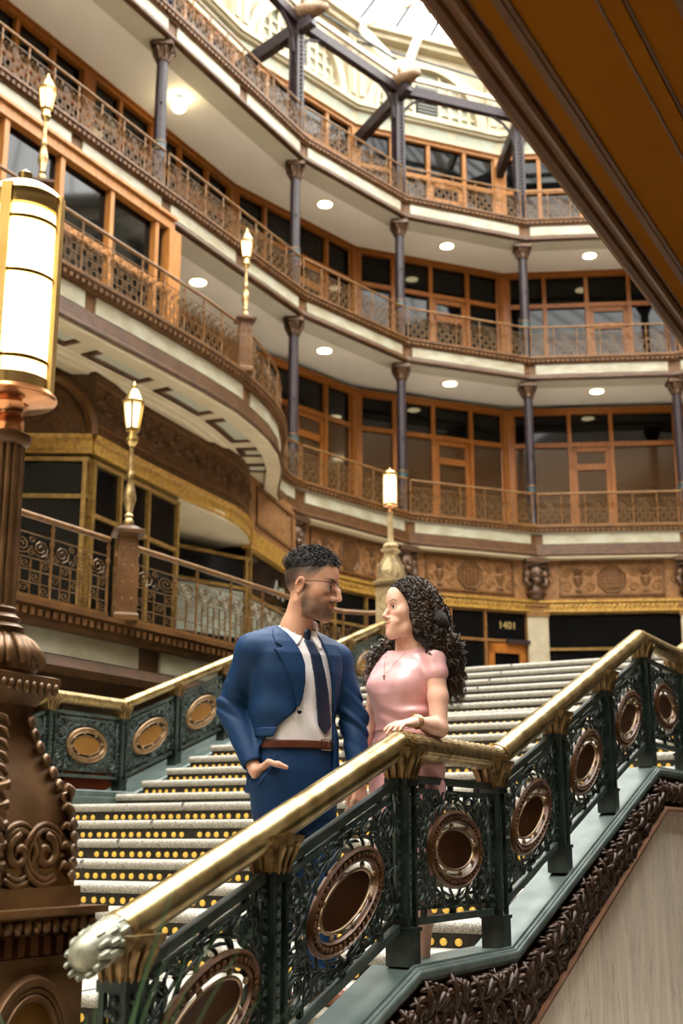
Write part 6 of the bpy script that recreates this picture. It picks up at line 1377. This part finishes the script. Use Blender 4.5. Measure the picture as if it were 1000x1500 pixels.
# heeled shoes
for s_ in (-1, 1):
    an = np.array(wp(s_*.052,-.02,.095)); h_ = MB(); h_.tube([tuple(an-wf*.03+(0,0,-.055)), tuple(an-wf*.035+(0,0,-.092))], [.009,.005], 8); h_.tube([tuple(an+wf*.02+(0,0,-.055)), tuple(an+wf*.09+(0,0,-.084)), tuple(an+wf*.165+(0,0,-.088))], [.012,.010,.006], 8, flat=.35); wom.mb('shoe', h_, 'satin', None, 60)
# long ringlets: solid core plus many separate curls
HC = SDF((-.30,-.24,1.20), (.36,.30,1.80), .0065)
for c_, r_ in (((-.018,0,.048),(.106,.088,.096)),): HC.ell(Wp(c_), np.array(r_)*ws_, .02, 'add', WR_.T); HC.ell(Wp((.016,0,.054)), np.array((.083,.080,.079))*ws_, .02, 'add', WR_.T)
for pts, rs in (([Wp((-.06,.055,.03)), Wp((-.085,.085,-.06)), (.165,-.045,1.45), (.195,.0,1.34), (.19,.03,1.26)], [.050,.046,.050,.040,.020]), ([Wp((-.09,0,.03)), Wp((-.12,.0,-.08)), (.14,.05,1.44), (.15,.07,1.32)], [.046,.042,.046,.030]), ([Wp((-.03,-.07,.03)), Wp((-.03,-.092,-.07)), (-.075,.085,1.42), (-.115,.075,1.34)], [.030,.030,.034,.022]), ([Wp((.0,.070,.03)), Wp((.002,.088,-.04)), Wp((-.012,.100,-.11)), (.125,-.115,1.43)], [.024,.026,.028,.018])): HC.chain(pts, rs, .04)
HZ = [-.30,-.16,-.10,-.05,0.,.03,.06,.080,.100,.16]; HX = [.03,.030,.030,.030,.034,.046,.066,.082,.100,.13]
def facecut(x, y, z):                                              # keep the face clear
    q = [(WR_.T[i_][0]*(x-WT[0])+WR_.T[i_][1]*(y-WT[1])+WR_.T[i_][2]*(z-WT[2]))/ws_ for i_ in range(3)]
    return (np.interp(q[2], HZ, HX)-q[0])*.8
HC.comb((-.3,-.3,1.2), (.3,.3,1.8), facecut, .01, 'sub')
wom.put('hair_base', [HC.mesh()], 'hair_dark', it=1)
hr = []; R_ = random.Random(5); n_s = 0; NP = 92
while n_s < 820:
    th_ = R_.uniform(0, 2*PI); ph = R_.uniform(.05, 1.8); d_ = np.array((math.sin(ph)*math.cos(th_), math.sin(ph)*math.sin(th_), math.cos(ph)))
    p = np.array((-.010,0,.046))+d_*np.array((.102,.086,.096))
    if p[0] > np.interp(p[2], HZ, HX)-.002 or p[2] < -.06: continue
    sy = 1 if p[1] > 0 else -1
    if abs(p[1]) < .010: sy = R_.choice((-1, 1))
    az = math.atan2(p[1], p[0]+.02); back = abs(az) > 2.5
    if sy < 0 and not back and R_.random() < .35: continue
    aa = sy*max(abs(az), R_.uniform(1.18,1.7))
    A0 = np.array(Wp(p)); n0 = d_/np.array((.102,.086,.096)); n0 /= np.linalg.norm(n0); A1 = np.array(Wp(p*np.array((.97,1.,1.))+n0*.010+np.array((0,sy*.012,.0))))
    r1 = R_.uniform(1.0,1.18)+(.06 if back else 0); A2 = np.array(Wp((-.016+.112*r1*math.cos(aa), .100*r1*math.sin(aa), R_.uniform(-.015,.03)))); A3 = np.array(Wp((-.030+.128*r1*math.cos(aa), .116*r1*math.sin(aa), -.088+R_.uniform(-.02,.02))))
    if sy > 0 or back: zend = R_.uniform(1.19,1.42); fx = R_.uniform(.10,.262); A5 = np.array((fx-.03*(1.42-zend), R_.uniform(-.12,.10), zend)); A4 = A3*.5+A5*.5+np.array((.028,-.012,.012))
    else: zend = R_.uniform(1.29,1.43); A5 = np.array((R_.uniform(-.185,-.070), R_.uniform(.02,.13), zend)); A4 = A3*.5+A5*.5+np.array((-.012,.0,.01))
    key = np.array([A0, A1, A2, A3, A4, A5]); ts = np.linspace(0, 5, NP); cur = np.stack([np.interp(ts, range(6), key[:, i_]) for i_ in range(3)], 1)
    for _ in range(14): cur[1:-1] = (cur[:-2]+2*cur[1:-1]+cur[2:])/4
    tn = R_.uniform(7.5, 11); a0 = R_.uniform(0, 6.3); rad = R_.uniform(.006,.0135); hd = R_.choice((-1, 1)); u_ = np.array((R_.uniform(-1,1), R_.uniform(-1,1), .2)); tg = np.gradient(cur, axis=0); tg /= np.linalg.norm(tg, axis=1, keepdims=True)+1e-9
    e1_ = np.cross(tg, u_); e1_ /= np.linalg.norm(e1_, axis=1, keepdims=True)+1e-9; e2_ = np.cross(tg, e1_); q = np.linspace(0, 1, NP)
    for m_ in range(3):
        a = a0+hd*2*PI*tn*q+.28*m_; rr = rad*np.clip((q-.05)*3., .05, 1)*(1+.10*m_); hr.append(cur+rr[:, None]*(np.cos(a)[:, None]*e1_+np.sin(a)[:, None]*e2_))
    n_s += 1
# loose flyaway hairs round the outline
for _ in range(140):
    a = R_.uniform(1.75, 4.55); p = np.array((-.01+.118*math.cos(a), .10*math.sin(a), R_.uniform(-.05,.10))); st_ = np.array(Wp(p)); dv = np.array((R_.uniform(-.3,1), R_.uniform(-.6,.3), R_.uniform(-1,.25)))*R_.uniform(.02,.06); q = np.linspace(0, 1, NP)[:, None]; w2 = R_.uniform(6,14)
    hr.append(st_+dv*q+np.array((.004,.003,.005))*np.sin(q*w2+R_.uniform(0,6))+np.array((0,0,-.03))*q*q)
rs_ = np.full(NP, .0017); rs_[-10:] = np.linspace(.0016,.0004,10)
wom.put('hair_curls', [strands(hr, rs_, 3)], 'hair_woman', kind='stuff')
